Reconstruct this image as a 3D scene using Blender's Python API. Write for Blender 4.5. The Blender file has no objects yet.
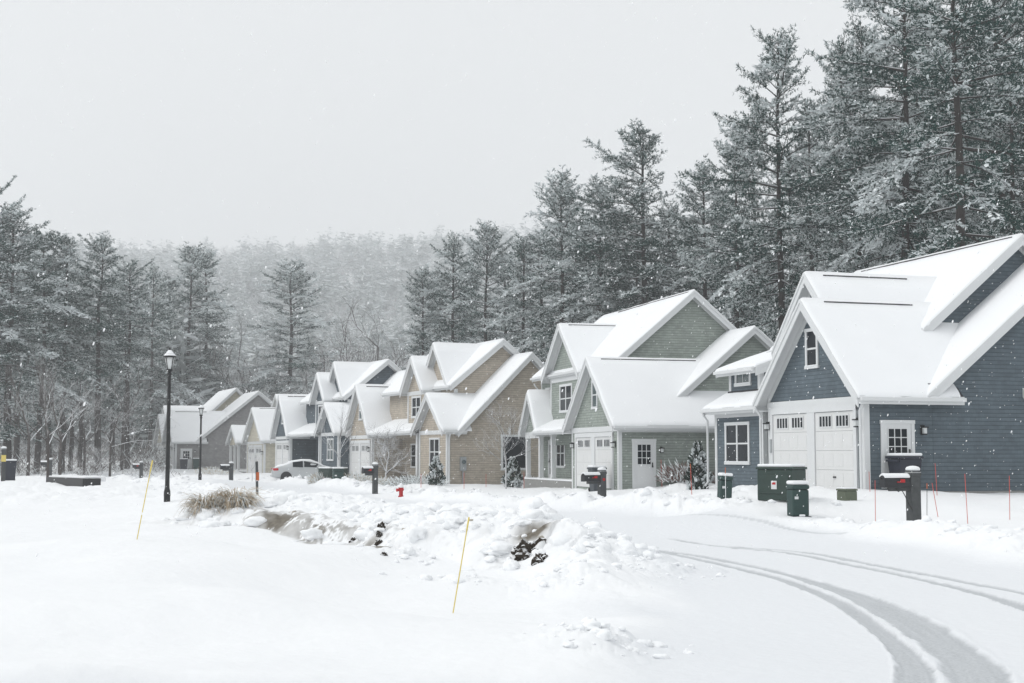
import bpy, math, random
import numpy as np
from mathutils import Vector
random.seed(7); RNG=np.random.default_rng(7)
SC=bpy.context.scene
COL=SC.collection
R=math.radians
# ------------------------------------------------------------------ camera model (for reading real positions off the survey photograph)
FPX=1422.;CX=512.;CY=341.5;HOR=455.;CZ=1.9
PITCH=math.atan((HOR-CY)/FPX); YAW=R(18.4)
f0=np.array([math.sin(YAW),math.cos(YAW),0.]); rgt=np.array([math.cos(YAW),-math.sin(YAW),0.])
fwd=f0*math.cos(PITCH)+np.array([0,0,math.sin(PITCH)]); upv=np.cross(rgt,fwd); CAM=np.array([0,0,CZ])
def at(px,py,D):
    d=fwd+(px-CX)/FPX*rgt-(py-CY)/FPX*upv
    return CAM+d*(D/np.dot(d,f0))
def atz(px,py,z):
    d=fwd+(px-CX)/FPX*rgt-(py-CY)/FPX*upv
    return CAM+d*((z-CZ)/d[2])
# ------------------------------------------------------------------ noise
def _h(ix,iy,seed):
    n=(ix*374761393+iy*668265263+seed*1442695041)&0xffffffff
    n=((n^(n>>13))*1274126177)&0xffffffff
    return ((n^(n>>16))&0xffff)/65535.
def vnoise(x,y,seed=0):
    x=np.asarray(x,float);y=np.asarray(y,float)
    ix=np.floor(x).astype(np.int64);iy=np.floor(y).astype(np.int64)
    fx=x-ix;fy=y-iy
    fx=fx*fx*fx*(fx*(fx*6-15)+10);fy=fy*fy*fy*(fy*(fy*6-15)+10)
    a=_h(ix,iy,seed);b=_h(ix+1,iy,seed);c=_h(ix,iy+1,seed);d=_h(ix+1,iy+1,seed)
    return (a+(b-a)*fx)*(1-fy)+(c+(d-c)*fx)*fy
def fbm(x,y,oct=4,seed=0,gain=.5):
    s=0;a=1;t=0
    for i in range(oct):
        s=s+a*(vnoise(x,y,seed+i*17)-.5);t+=a;a*=gain
        x,y=x*1.97+y*.31+7.3,y*1.97-x*.31+3.1
    return s/t*2
def lumps(x,y,seed=0):
    # rounded clods: max over jittered cells
    ix=np.floor(x).astype(np.int64);iy=np.floor(y).astype(np.int64);best=np.zeros_like(x)
    for dx in (-1,0,1):
        for dy in (-1,0,1):
            cx=ix+dx+_h(ix+dx,iy+dy,seed);cy=iy+dy+_h(ix+dx,iy+dy,seed+5)
            r=.35+.55*_h(ix+dx,iy+dy,seed+9)
            d2=((x-cx)**2+(y-cy)**2)/(r*r)
            best=np.maximum(best,r*np.sqrt(np.clip(1-d2,0,1)))
    return best
def sstep(a,b,x):
    t=np.clip((x-a)/(b-a),0,1);return t*t*(3-2*t)
# ------------------------------------------------------------------ object helpers
def link(o): COL.objects.link(o);return o
def tag(o,label=None,cat=None,group=None,kind=None):
    if label:o['label']=label
    if cat:o['category']=cat
    if group:o['group']=group
    if kind:o['kind']=kind
    return o
def empty(name,loc,rz=0):
    o=bpy.data.objects.new(name,None);link(o);o.location=Vector([float(v) for v in loc]);o.rotation_euler=(0,0,rz);o.empty_display_size=.3
    return o
def np_mesh(name,v,f,mats,mi=None,smooth=False):
    v=np.ascontiguousarray(v,dtype=np.float32);f=np.ascontiguousarray(f,dtype=np.int32);k=f.shape[1]
    me=bpy.data.meshes.new(name);me.vertices.add(len(v));me.vertices.foreach_set('co',v.ravel())
    me.loops.add(f.size);me.loops.foreach_set('vertex_index',f.ravel())
    me.polygons.add(len(f));me.polygons.foreach_set('loop_start',np.arange(0,f.size,k,dtype=np.int32))
    try: me.polygons.foreach_set('loop_total',np.full(len(f),k,dtype=np.int32))
    except Exception: pass
    for m in mats: me.materials.append(m)
    if mi is not None: me.polygons.foreach_set('material_index',np.ascontiguousarray(mi,dtype=np.int32))
    if smooth: me.polygons.foreach_set('use_smooth',np.ones(len(f),dtype=bool))
    me.update(calc_edges=True);me.validate()
    return me
class MB:
    def __init__(s): s.v=[];s.f=[];s.m=[]
    def add(s,vs,fs,mi=0):
        n=len(s.v);s.v+=[tuple(map(float,p)) for p in vs];s.f+=[tuple(i+n for i in q) for q in fs];s.m+=[mi]*len(fs);return s
    def box(s,x0,x1,y0,y1,z0,z1,mi=0):
        x0,x1=min(x0,x1),max(x0,x1);y0,y1=min(y0,y1),max(y0,y1);z0,z1=min(z0,z1),max(z0,z1)
        return s.add([(x0,y0,z0),(x1,y0,z0),(x1,y1,z0),(x0,y1,z0),(x0,y0,z1),(x1,y0,z1),(x1,y1,z1),(x0,y1,z1)],
            [(0,3,2,1),(4,5,6,7),(0,1,5,4),(1,2,6,5),(2,3,7,6),(3,0,4,7)],mi)
    def tube(s,pts,rad,n=6,mi=0,cap=True):
        pts=[np.array(p,float) for p in pts];rad=list(rad) if hasattr(rad,'__len__') else [rad]*len(pts)
        vs=[];pr=None
        for i,p in enumerate(pts):
            t=pts[min(i+1,len(pts)-1)]-pts[max(i-1,0)];t=t/(np.linalg.norm(t)+1e-9)
            if pr is None:
                a=np.array([0,0,1.]) if abs(t[2])<.9 else np.array([1.,0,0]);pr=np.cross(t,a)
            pr=pr-t*np.dot(pr,t);pr/=np.linalg.norm(pr)+1e-9;q=np.cross(t,pr)
            for k in range(n):
                w=2*math.pi*k/n;vs.append(p+rad[i]*(math.cos(w)*pr+math.sin(w)*q))
        fs=[(i*n+k,i*n+(k+1)%n,(i+1)*n+(k+1)%n,(i+1)*n+k) for i in range(len(pts)-1) for k in range(n)]
        if cap: fs+=[tuple(range(n-1,-1,-1)),tuple((len(pts)-1)*n+k for k in range(n))]
        return s.add(vs,fs,mi)
    def lathe(s,prof,n=16,c=(0,0,0),mi=0):
        vs=[(c[0]+r*math.cos(2*math.pi*k/n),c[1]+r*math.sin(2*math.pi*k/n),c[2]+z) for r,z in prof for k in range(n)]
        fs=[(i*n+k,i*n+(k+1)%n,(i+1)*n+(k+1)%n,(i+1)*n+k) for i in range(len(prof)-1) for k in range(n)]
        fs+=[tuple(range(n-1,-1,-1)),tuple((len(prof)-1)*n+k for k in range(n))]
        return s.add(vs,fs,mi)
    def prism(s,poly,axis,d0,d1,mi=0):
        # poly in the two other axes
        def P(u,v,d): return (d,u,v) if axis=='x' else ((u,d,v) if axis=='y' else (u,v,d))
        n=len(poly);vs=[P(u,v,d0) for u,v in poly]+[P(u,v,d1) for u,v in poly]
        fs=[tuple(range(n)),tuple(range(2*n-1,n-1,-1))]+[(i,i+n,(i+1)%n+n,(i+1)%n) for i in range(n)]
        return s.add(vs,fs,mi)
    def build(s,name,mats,parent=None,smooth=False,bevel=0):
        if not isinstance(mats,(list,tuple)):mats=[mats]
        me=bpy.data.meshes.new(name);me.from_pydata(s.v,[],s.f)
        for m in mats:me.materials.append(m)
        me.polygons.foreach_set('material_index',s.m)
        if smooth: me.polygons.foreach_set('use_smooth',[True]*len(s.f))
        import bmesh
        bm=bmesh.new();bm.from_mesh(me);bmesh.ops.recalc_face_normals(bm,faces=bm.faces);bm.to_mesh(me);bm.free()
        o=bpy.data.objects.new(name,me);link(o)
        if parent:o.parent=parent
        if bevel:
            b=o.modifiers.new('b','BEVEL');b.width=bevel;b.segments=2;b.limit_method='ANGLE'
        return o
def put(name,me,parent=None,loc=None):
    o=bpy.data.objects.new(name,me);link(o)
    if parent:o.parent=parent
    if loc is not None:o.location=Vector([float(v) for v in loc])
    return o
def copy_tree(o,parent=None):
    c=o.copy();COL.objects.link(c)
    if parent:c.parent=parent
    for ch in list(o.children):copy_tree(ch,c)
    return c
# ------------------------------------------------------------------ materials
def mat(name,col,rough=.6,spec=.3,metal=0,noise=0,nscale=8,bump=0,bscale=40):
    m=bpy.data.materials.new(name);m.use_nodes=True;nt=m.node_tree;b=nt.nodes['Principled BSDF']
    b.inputs['Base Color'].default_value=(*col,1);b.inputs['Roughness'].default_value=rough
    b.inputs['Specular IOR Level'].default_value=spec;b.inputs['Metallic'].default_value=metal
    if noise or bump:
        tc=nt.nodes.new('ShaderNodeTexCoord')
    if noise:
        n=nt.nodes.new('ShaderNodeTexNoise');n.inputs['Scale'].default_value=nscale;n.inputs['Detail'].default_value=5
        nt.links.new(tc.outputs['Object'],n.inputs['Vector'])
        mx=nt.nodes.new('ShaderNodeMix');mx.data_type='RGBA'
        mx.inputs[6].default_value=(*[c*(1-noise) for c in col],1);mx.inputs[7].default_value=(*[min(1,c*(1+noise)) for c in col],1)
        nt.links.new(n.outputs['Fac'],mx.inputs[0]);nt.links.new(mx.outputs[2],b.inputs['Base Color'])
    if bump:
        n2=nt.nodes.new('ShaderNodeTexNoise');n2.inputs['Scale'].default_value=bscale;n2.inputs['Detail'].default_value=4
        nt.links.new(tc.outputs['Object'],n2.inputs['Vector'])
        bp=nt.nodes.new('ShaderNodeBump');bp.inputs['Strength'].default_value=bump;bp.inputs['Distance'].default_value=.02
        nt.links.new(n2.outputs['Fac'],bp.inputs['Height']);nt.links.new(bp.outputs[0],b.inputs['Normal'])
    return m
def snow_mat(name,bs=6,strength=.35,col=(.85,.865,.88)):
    return mat(name,col,.8,.15,0,.03,.8,strength,bs)
def topped(name,col,lo=.25,hi=.6,rough=.8,noise=.3,nscale=6,snow=(.86,.88,.90)):
    # a surface that snow has settled on wherever it faces up
    m=mat(name,col,rough,.2,0,noise,nscale);nt=m.node_tree;b=nt.nodes['Principled BSDF']
    src=b.inputs['Base Color'].links[0].from_socket
    g=nt.nodes.new('ShaderNodeNewGeometry');sp=nt.nodes.new('ShaderNodeSeparateXYZ');nt.links.new(g.outputs['Normal'],sp.inputs[0])
    n=nt.nodes.new('ShaderNodeTexNoise');n.inputs['Scale'].default_value=3.;tc=nt.nodes.new('ShaderNodeTexCoord');nt.links.new(tc.outputs['Object'],n.inputs['Vector'])
    ad=nt.nodes.new('ShaderNodeMath');ad.operation='MULTIPLY_ADD';ad.inputs[1].default_value=.5;nt.links.new(n.outputs['Fac'],ad.inputs[0]);nt.links.new(sp.outputs['Z'],ad.inputs[2])
    mr=nt.nodes.new('ShaderNodeMapRange');mr.inputs['From Min'].default_value=lo+.25;mr.inputs['From Max'].default_value=hi+.25;nt.links.new(ad.outputs[0],mr.inputs['Value'])
    mx=nt.nodes.new('ShaderNodeMix');mx.data_type='RGBA';mx.inputs[7].default_value=(*snow,1)
    nt.links.new(mr.outputs[0],mx.inputs[0]);nt.links.new(src,mx.inputs[6]);nt.links.new(mx.outputs[2],b.inputs['Base Color'])
    return m
def siding_mat(name,col,course=.115,w=.55,var=.08):
    m=bpy.data.materials.new(name);m.use_nodes=True;nt=m.node_tree;N=nt.nodes.new;L=nt.links.new;b=nt.nodes['Principled BSDF']
    tc=N('ShaderNodeTexCoord');sp=N('ShaderNodeSeparateXYZ');L(tc.outputs['Object'],sp.inputs[0])
    ad=N('ShaderNodeMath');ad.operation='ADD';L(sp.outputs[0],ad.inputs[0]);L(sp.outputs[1],ad.inputs[1])
    cb=N('ShaderNodeCombineXYZ');L(ad.outputs[0],cb.inputs[0]);L(sp.outputs[2],cb.inputs[1])
    br=N('ShaderNodeTexBrick');L(cb.outputs[0],br.inputs['Vector']);br.inputs['Scale'].default_value=1
    br.inputs['Brick Width'].default_value=w;br.inputs['Row Height'].default_value=course;br.inputs['Mortar Size'].default_value=.004
    br.inputs['Mortar Smooth'].default_value=.2
    br.inputs['Color1'].default_value=(*[c*(1-var) for c in col],1);br.inputs['Color2'].default_value=(*[c*(1+var) for c in col],1)
    br.inputs['Mortar'].default_value=(*[c*.8 for c in col],1)
    n=N('ShaderNodeTexNoise');n.inputs['Scale'].default_value=1.3;n.inputs['Detail'].default_value=6;L(tc.outputs['Object'],n.inputs['Vector'])
    mr=N('ShaderNodeMapRange');mr.inputs['To Min'].default_value=.82;mr.inputs['To Max'].default_value=1.18;L(n.outputs['Fac'],mr.inputs['Value'])
    mx=N('ShaderNodeMix');mx.data_type='RGBA';mx.blend_type='MULTIPLY';mx.inputs[0].default_value=1;L(br.outputs['Color'],mx.inputs[6]);L(mr.outputs[0],mx.inputs[7])
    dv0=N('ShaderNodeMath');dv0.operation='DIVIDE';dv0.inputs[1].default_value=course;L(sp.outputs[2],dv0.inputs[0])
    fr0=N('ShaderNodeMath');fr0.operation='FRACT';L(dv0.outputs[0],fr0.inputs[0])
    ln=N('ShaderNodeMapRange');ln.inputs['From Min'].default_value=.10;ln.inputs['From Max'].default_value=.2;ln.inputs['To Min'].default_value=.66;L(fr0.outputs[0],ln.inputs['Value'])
    # rows weathered a little differently, and faint vertical streaks of damp
    mp_=N('ShaderNodeMapping');mp_.inputs['Scale'].default_value=(3.2,8.0,1);L(cb.outputs[0],mp_.inputs['Vector'])
    n3=N('ShaderNodeTexNoise');n3.inputs['Scale'].default_value=1.;n3.inputs['Detail'].default_value=6;n3.inputs['Roughness'].default_value=.7;L(mp_.outputs[0],n3.inputs['Vector'])
    mr3=N('ShaderNodeMapRange');mr3.inputs['To Min'].default_value=.70;mr3.inputs['To Max'].default_value=1.30;L(n3.outputs['Fac'],mr3.inputs['Value'])
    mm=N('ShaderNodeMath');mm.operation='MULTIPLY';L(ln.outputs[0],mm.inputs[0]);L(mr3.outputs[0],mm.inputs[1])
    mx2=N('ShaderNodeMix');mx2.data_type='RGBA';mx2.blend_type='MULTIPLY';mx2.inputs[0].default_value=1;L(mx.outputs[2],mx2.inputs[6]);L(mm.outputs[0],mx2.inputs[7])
    L(mx2.outputs[2],b.inputs['Base Color']);b.inputs['Roughness'].default_value=.75;b.inputs['Specular IOR Level'].default_value=.2
    # lapped courses: each course leans out toward its bottom edge
    dv=N('ShaderNodeMath');dv.operation='DIVIDE';dv.inputs[1].default_value=course;L(sp.outputs[2],dv.inputs[0])
    fr=N('ShaderNodeMath');fr.operation='FRACT';L(dv.outputs[0],fr.inputs[0])
    iv=N('ShaderNodeMath');iv.operation='SUBTRACT';iv.inputs[0].default_value=1;L(fr.outputs[0],iv.inputs[1])
    bp=N('ShaderNodeBump');bp.inputs['Strength'].default_value=.9;bp.inputs['Distance'].default_value=.03;L(iv.outputs[0],bp.inputs['Height']);L(bp.outputs[0],b.inputs['Normal'])
    return m
M={}
M['snow']=snow_mat('roof_snow',5,.2,(.85,.865,.88))
M['white']=mat('white_trim',(.66,.675,.68),.5,.3,0,.04,3)
M['garage']=mat('garage_white',(.68,.685,.68),.5,.3,0,.04,2)
M['shingle']=mat('dark_shingle',(.055,.055,.06),.9,.1,0,.3,6)
M['glass']=mat('window_glass',(.012,.016,.021),.12,.10,0,.6,1.4)
M['vent']=mat('ridge_vent_grey',(.10,.10,.105),.9,.1,0,.5,2)
M['glass_soft']=mat('curtained_glass',(.09,.12,.125),.15,.5,0,.5,2)
M['black']=mat('black_metal',(.012,.013,.014),.45,.4,0,.2,10)
M['blackp']=mat('black_plastic',(.018,.02,.024),.5,.4,0,.3,6)
M['navy']=mat('navy_plastic',(.016,.02,.034),.5,.4,0,.3,6)
M['greyp']=mat('grey_plastic',(.055,.065,.075),.55,.4,0,.3,6)
M['green']=mat('utility_green',(.016,.046,.042),.5,.4,0,.25,5)
M['greend']=mat('cabinet_green',(.028,.05,.042),.55,.35,0,.3,4)
M['olive']=mat('box_olive',(.11,.13,.09),.6,.3,0,.3,6)
M['red']=mat('red_paint',(.45,.012,.015),.45,.4,0,.2,8)
M['orange']=mat('orange_plastic',(.48,.13,.05),.5,.3,0,.15,9)
M['redstake']=mat('red_fibre_rod',(.55,.09,.07),.5,.3,0,.15,9)
M['yellow']=mat('yellow_fibre_rod',(.70,.56,.16),.5,.3,0,.1,9)
M['wood_grey']=topped('weathered_post',(.075,.08,.082),.35,.7,.85,.35,9)
M['bark']=topped('pine_bark',(.05,.043,.04),.3,.75,.95,.4,4)
M['twig']=topped('snowy_twig',(.075,.066,.062),.1,.6,.9,.3,3)
M['twig_thin']=topped('frosted_twig',(.10,.088,.082),-.4,.3,.9,.3,3)
M['needle']=mat('pine_needles',(.011,.048,.039),.7,.2,0,.45,.35)
M['needle2']=mat('pine_needles_light',(.026,.078,.066),.7,.2,0,.4,.35)
M['frost']=mat('needle_snow',(.80,.84,.85),.85,.1,0,.1,.6)
M['cedar']=mat('cedar_green',(.02,.042,.03),.7,.2,0,.4,2)
M['straw']=mat('dry_grass',(.47,.39,.29),.85,.1,0,.35,7)
M['brush']=mat('brush_twigs',(.16,.145,.14),.9,.1,0,.3,.5)
M['redtwig']=mat('red_brown_twigs',(.17,.09,.075),.9,.1,0,.3,5)
M['far']=mat('hazed_far_needles',(.40,.43,.425),.85,.1,0,.5,.05)  # hillside fog put into the colour: much paler than the near needles
M['farsnow']=mat('hazed_far_frost',(.56,.59,.60),.9,.1,0,.2,.1)  # snow toned down toward the needles, low contrast painted in for haze
M['fartwig']=mat('hazed_far_twigs',(.49,.485,.49),.9,.1,0,.25,.1)  # twigs paled likewise, haze in the colour
M['soil']=topped('frozen_soil',(.04,.032,.024),.35,.75,.95,.6,14)
M['carpaint']=mat('silver_car_paint',(.50,.52,.53),.3,.5,.25,.03,3)
M['tyre']=mat('tyre_rubber',(.02,.02,.02),.9,.1,0,.2,20)
M['rim']=mat('wheel_alloy',(.3,.3,.31),.35,.5,.7,.1,9)
M['taillight']=mat('tail_light_red',(.5,.012,.02),.25,.5)
M['meter']=mat('meter_grey',(.33,.35,.36),.5,.4,0,.1,8)
M['concrete']=mat('foundation_concrete',(.27,.27,.26),.9,.1,0,.2,5)
M['flake']=mat('snow_flake',(.95,.96,.97),.9,.05,0,.02,3)
M['lampglass']=mat('frosted_lamp_glass',(.62,.64,.64),.3,.4,0,.05,6)
# ------------------------------------------------------------------ where things stand: (px,py,distance) read off the photograph -> ground survey points
SURV=[]
def G(px,py,D):
    p=at(px,py,D);SURV.append(p);return p
P={}
for k,v in dict(lamp=(167,499,38),lamp2=(200,478,73),stake1=(138,539,21),stake2=(453,617,17.6),cabinet=(782,502,38),pedestal=(798,512,36),pedestal2=(724,502,43),
  smallbox=(847,498,39),mail_blue=(914,525,35),mail_green=(602,502,53),mail_tan=(375,493,66),hydrant=(401,498,63),box_far=(333,484,84),ped_far=(338,486,80),
  car=(306,483.5,97),mail_far=(231,482,95),mail_far2=(141,480,108),mail_left=(3,482,70),bin_left=(10,481,76),planter=(66,486,68),sapling=(47,484,72),mail_left2=(50,478,98),
  cedar1=(698,488,57.2),cedar2=(513,487,77),cedar3=(436,486,76.5),sapling_tan=(506,489,74),maple_tan=(386,489,82),grass1=(222,519,30.5)).items(): P[k]=G(*v)
for v in [(866,489,42.4),(1010,493,43),(775,489,47.5),(716,487,53),(619,487.5,65),(576,488,71),(530,489,77),(715,488,60),(447,485,77),(540,485,79),(372,479,92),(345,476,99),
  (290,473.5,118),(272,473.5,124),(178,468.5,145),(168,468.5,152),(300,468.5,140),(215,474,128),
  (20,560,19),(40,500,45),(300,540,24),(0,683,9.5),(250,683,10.5),(100,600,14),(400,690,11),(312,557,25),(194,531,27),(450,573,22.8),(680,576,22.4),(560,574,22.8),
  (0,478,105),(60,477,115),(120,473,125),(160,472,135),(1000,520,35.5),(960,505,38),(850,530,33.5),(700,522,40),(620,512,47),(520,500,62),(660,500,56),
  (120,510,38),(230,500,46),(90,490,58),(250,486,80),(180,482,90),(330,490,72)]: G(*v)
ROADC=np.array([(-6,6),(6.5,7),(9.8,13),(12.4,20),(13.3,28),(13.2,38),(12.2,47),(11.2,56),(11.3,70),(11.6,85),(10.6,100),(8,115),(4,132),(-3,150),(-14,170)],float)
ROADW=3.5
def resample(p,step=.5):
    d=np.r_[0,np.cumsum(np.hypot(*np.diff(p,axis=0).T))];s=np.arange(0,d[-1],step)
    # smooth with Catmull-like cubic through numpy interpolation + box filter
    q=np.c_[np.interp(s,d,p[:,0]),np.interp(s,d,p[:,1])]
    k=int(4/step)|1
    pad=np.r_[np.repeat(q[:1],k//2,0),q,np.repeat(q[-1:],k//2,0)]
    return np.c_[np.convolve(pad[:,0],np.ones(k)/k,'valid'),np.convolve(pad[:,1],np.ones(k)/k,'valid')]
ROADP=resample(ROADC)
for p in ROADC[1:11]: SURV.append(np.array([p[0],p[1],0. if p[1]<60 else -.05]))
for p in ROADC[11:]: SURV.append(np.array([p[0],p[1],.1]))
SURV.append(np.array([0,-6,.2]));SURV.append(np.array([-20,5,.4]));SURV.append(np.array([20,5,.3]));SURV.append(np.array([30,20,.9]));SURV.append(np.array([-40,60,.5]));SURV.append(np.array([45,90,.8]));SURV.append(np.array([-30,120,.2]))
SV=np.array(SURV)
def polydist(x,y,poly):
    """distance to a polyline and the index along it"""
    shp=x.shape;x=x.ravel();y=y.ravel();best=np.full(x.shape,1e9);idx=np.zeros(x.shape)
    for i in range(len(poly)-1):
        a=poly[i];b=poly[i+1];ab=b-a;l2=(ab**2).sum()+1e-9
        t=np.clip(((x-a[0])*ab[0]+(y-a[1])*ab[1])/l2,0,1)
        d=np.hypot(x-a[0]-t*ab[0],y-a[1]-t*ab[1]);m=d<best
        best[m]=d[m];idx[m]=i+t[m]
    return best.reshape(shp),idx.reshape(shp)
# the ploughed bank of the island: spine points with crest height and half width
_b=[(185,522,30.5,.35,1.3),(215,516,30.5,.5,1.6),(255,512,30.3,.75,2.0),(300,512,30,.9,2.2),(340,522,29.2,.8,2.1),(380,530,28.2,.75,1.9),(430,538,27,.75,1.9),(480,545,25.8,.75,1.8),(530,550,25,.75,1.7),(580,552,24.7,.75,1.6),(620,556,24.2,.45,1.4),(655,563,23.6,.22,1.0)]
BANK=np.array([[*at(p[0],p[1],p[2])[:2],p[3],p[4]] for p in _b])
CREST=np.array([.60,.84,1.0,1.06,1.0,.93,.86,.82,.78,.68,.34,.12])
FLOOR_ROAD=None
def bankh(x,y):
    d,i=polydist(x,y,BANK[:,:2]);n=len(BANK)
    h=np.interp(i,np.arange(n),BANK[:,2]);w=np.interp(i,np.arange(n),BANK[:,3])
    d=d+fbm(x*.9,y*.9,3,91)*.35
    t=np.clip(d/w,0,1.3);prof=np.clip(1-t**3.8,0,1)
    return h*prof,t
def zbase(x,y):
    x=np.asarray(x,float);y=np.asarray(y,float)
    num=np.zeros(x.shape);den=np.zeros(x.shape)
    for p in SV:
        d2=(x-p[0])**2+(y-p[1])**2
        s=1.2+.012*np.hypot(p[0],p[1])
        w=1/(d2+s*s)**2;num+=w*p[2];den+=w
    z=num/den
    r=np.hypot(x,y);lat=(x*rgt[0]+y*rgt[1])/np.maximum(x*f0[0]+y*f0[1],1)   # tangent of the bearing
    hill=(sstep(180,1350,r)**1.1*165+sstep(150,300,r)*5)*(1+.06*np.sin(lat*9+1)+.07*fbm(x*.005,y*.005,3,5))
    return z+hill*sstep(-60,60,y)
_cz=zbase(BANK[:,0],BANK[:,1])
BANK[:,2]=np.maximum(.12,CREST-_cz)/.85
ITEMS=np.array([P[k][:2] for k in P])
def ground(x,y,full=False):
    x=np.asarray(x,float);y=np.asarray(y,float)
    z=zbase(x,y);r=np.hypot(x,y)
    rd,ri=polydist(x,y,ROADP)
    rd=np.where(r>220,99,rd)
    edge=rd+fbm(x*.35,y*.35,3,3)*.7
    onroad=1-sstep(ROADW-.5,ROADW+.35,edge)
    b,t=bankh(x,y)
    near=np.exp(-(r/160)**2)
    # gentle drifts everywhere, none on the road
    drift=fbm(x*.16,y*.16,3,11)*.17+fbm(x*.35+y*.2,y*.8-x*.3,3,12)*.06+fbm(x*2.3,y*2.3,3,13)*.014
    rough=sstep(26,34,r)*(1-sstep(120,150,r))
    lum=lumps(x*1.25,y*1.25,21)*.22+lumps(x*2.9+3,y*2.9,22)*.10+lumps(x*6.1,y*6.1,23)*.04
    patch=sstep(-.1,.45,fbm(x*.22+4,y*.22,3,31))
    z=z+(drift+rough*patch*lum*.85*near)*(1-onroad)
    # ploughed windrow along both kerbs
    wr=np.exp(-((edge-ROADW-.9)/.75)**2)*(.22+.16*fbm(x*.5,y*.5,2,41))*sstep(15,24,r)*(1-sstep(110,140,r))
    clear=np.full(x.shape,9.)
    for q in ITEMS: clear=np.minimum(clear,np.hypot(x-q[0],y-q[1]))
    clear=sstep(.5,2.2,clear);wr=wr*clear;lum=lum*(.2+.8*clear)
    z=z+np.clip(wr,0,1)*(1+1.1*(lum-.1))+np.clip(wr,0,1)*lum*1.2
    # island bank
    bl=lumps(x*.7+1.7,y*.7,51)*.36+lumps(x*1.7,y*1.7+4,52)*.24+lumps(x*4.7,y*4.7,53)*.09+lumps(x*9.5,y*9.5,54)*.04
    z=z+b*(.34+.78*bl)+np.where(t<1.25,(1.25-t)/1.25,0)*bl*.09*(np.clip(b*3,0,1)*.5+.5)
    # a few clods thrown on the flat snow in front of the road mouth
    cx,cy=CLODS[:,0],CLODS[:,1]
    cl=np.zeros(x.shape)
    for px_,py_,rr in CLODS: cl=np.maximum(cl,np.exp(-(((x-px_)**2+(y-py_)**2)/rr**2)))
    z=z+cl*(.02+lumps(x*3.3,y*3.3,61)*.09+lumps(x*8,y*8,62)*.05)
    z=z-onroad*.03
    tk=track(x,y)
    z=z-tk*.022+fbm(x*5,y*5,2,71)*.004*onroad
    if full: return z,onroad,t,b,tk,bl
    return z
CLODS=np.array([[*atz(600,652,.1)[:2],.55],[*atz(617,648,.1)[:2],.35],[*atz(585,660,.1)[:2],.5],[*atz(560,586,.05)[:2],.7],[*atz(655,572,.05)[:2],.7],[*atz(460,583,.05)[:2],.6],[*atz(615,577,.05)[:2],.8],[*atz(400,566,.05)[:2],.6]])
def W(pts): return np.array([atz(a,b,0.)[:2] for a,b in pts])
def px8(l): return [(724+a/3.413,500+b/3.413) for a,b in l]
_far=[(-120,190),(-240,168),(-420,135)]
BANDS=[]   # pairs of edges on the road plane
def rs(p,n=60):
    d=np.r_[0,np.cumsum(np.hypot(*np.diff(p,axis=0).T))];s=np.linspace(0,d[-1],n)
    return np.c_[np.interp(s,d,p[:,0]),np.interp(s,d,p[:,1])]
def band(o,i,strength): BANDS.append((rs(W(px8(o))),rs(W(px8(i))),strength))
band([(578,680),(590,625),(592,580),(573,520),(528,460),(438,387),(328,325),(200,271),(100,246),(0,224),(-150,198),(-330,160)],
     [(745,680),(735,612),(702,552),(640,492),(556,432),(446,362),(328,311),(200,263),(100,239),(0,218.5),(-150,194),(-330,157)],1.)
band([(765,680),(752,600),(725,540),(652,474),(562,409),(452,349),(332,297),(200,251),(100,229),(0,212),(-150,189),(-330,154)],
     [(1000,680),(985,612),(948,560),(858,492),(758,422),(638,370),(498,322),(350,277),(200,239),(100,221),(0,207),(-150,185.5),(-330,151)],1.)
band([(1200,440),(1024,374),(930,344),(850,317),(700,275),(500,233),(300,200),(100,171),(0,158),(-200,132)],[(1200,400),(1024,349),(930,325),(850,304),(700,267),(500,227),(300,196),(100,168.5),(0,156),(-200,130.5)],1.)
band([(1200,375),(1024,323),(930,302),(850,286),(700,254),(500,219),(300,190),(100,165),(0,153.5)],[(1200,352),(1024,309),(930,292),(850,277),(700,247),(500,214.5),(300,187),(100,163),(0,152)],.95)
band([(430,146),(300,137),(150,120),(0,108),(-200,96)],[(430,142),(300,133),(150,117),(0,105.5),(-200,94)],.55)
def pxz(l): return [(330+a/6.827,440+b/6.827) for a,b in l]
def band2(o,i,s): BANDS.append((rs(W(pxz(o))),rs(W(pxz(i))),s))
band2([(0,432),(150,446),(350,470),(600,494),(850,512),(1000,524),(1300,548),(1650,585)],[(0,424),(150,438),(350,461),(600,484),(850,503),(1000,515),(1300,541),(1650,579)],.95)
band2([(480,528),(700,545),(950,566),(1200,590)],[(480,523),(700,540),(950,561),(1200,586)],.7)
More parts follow.
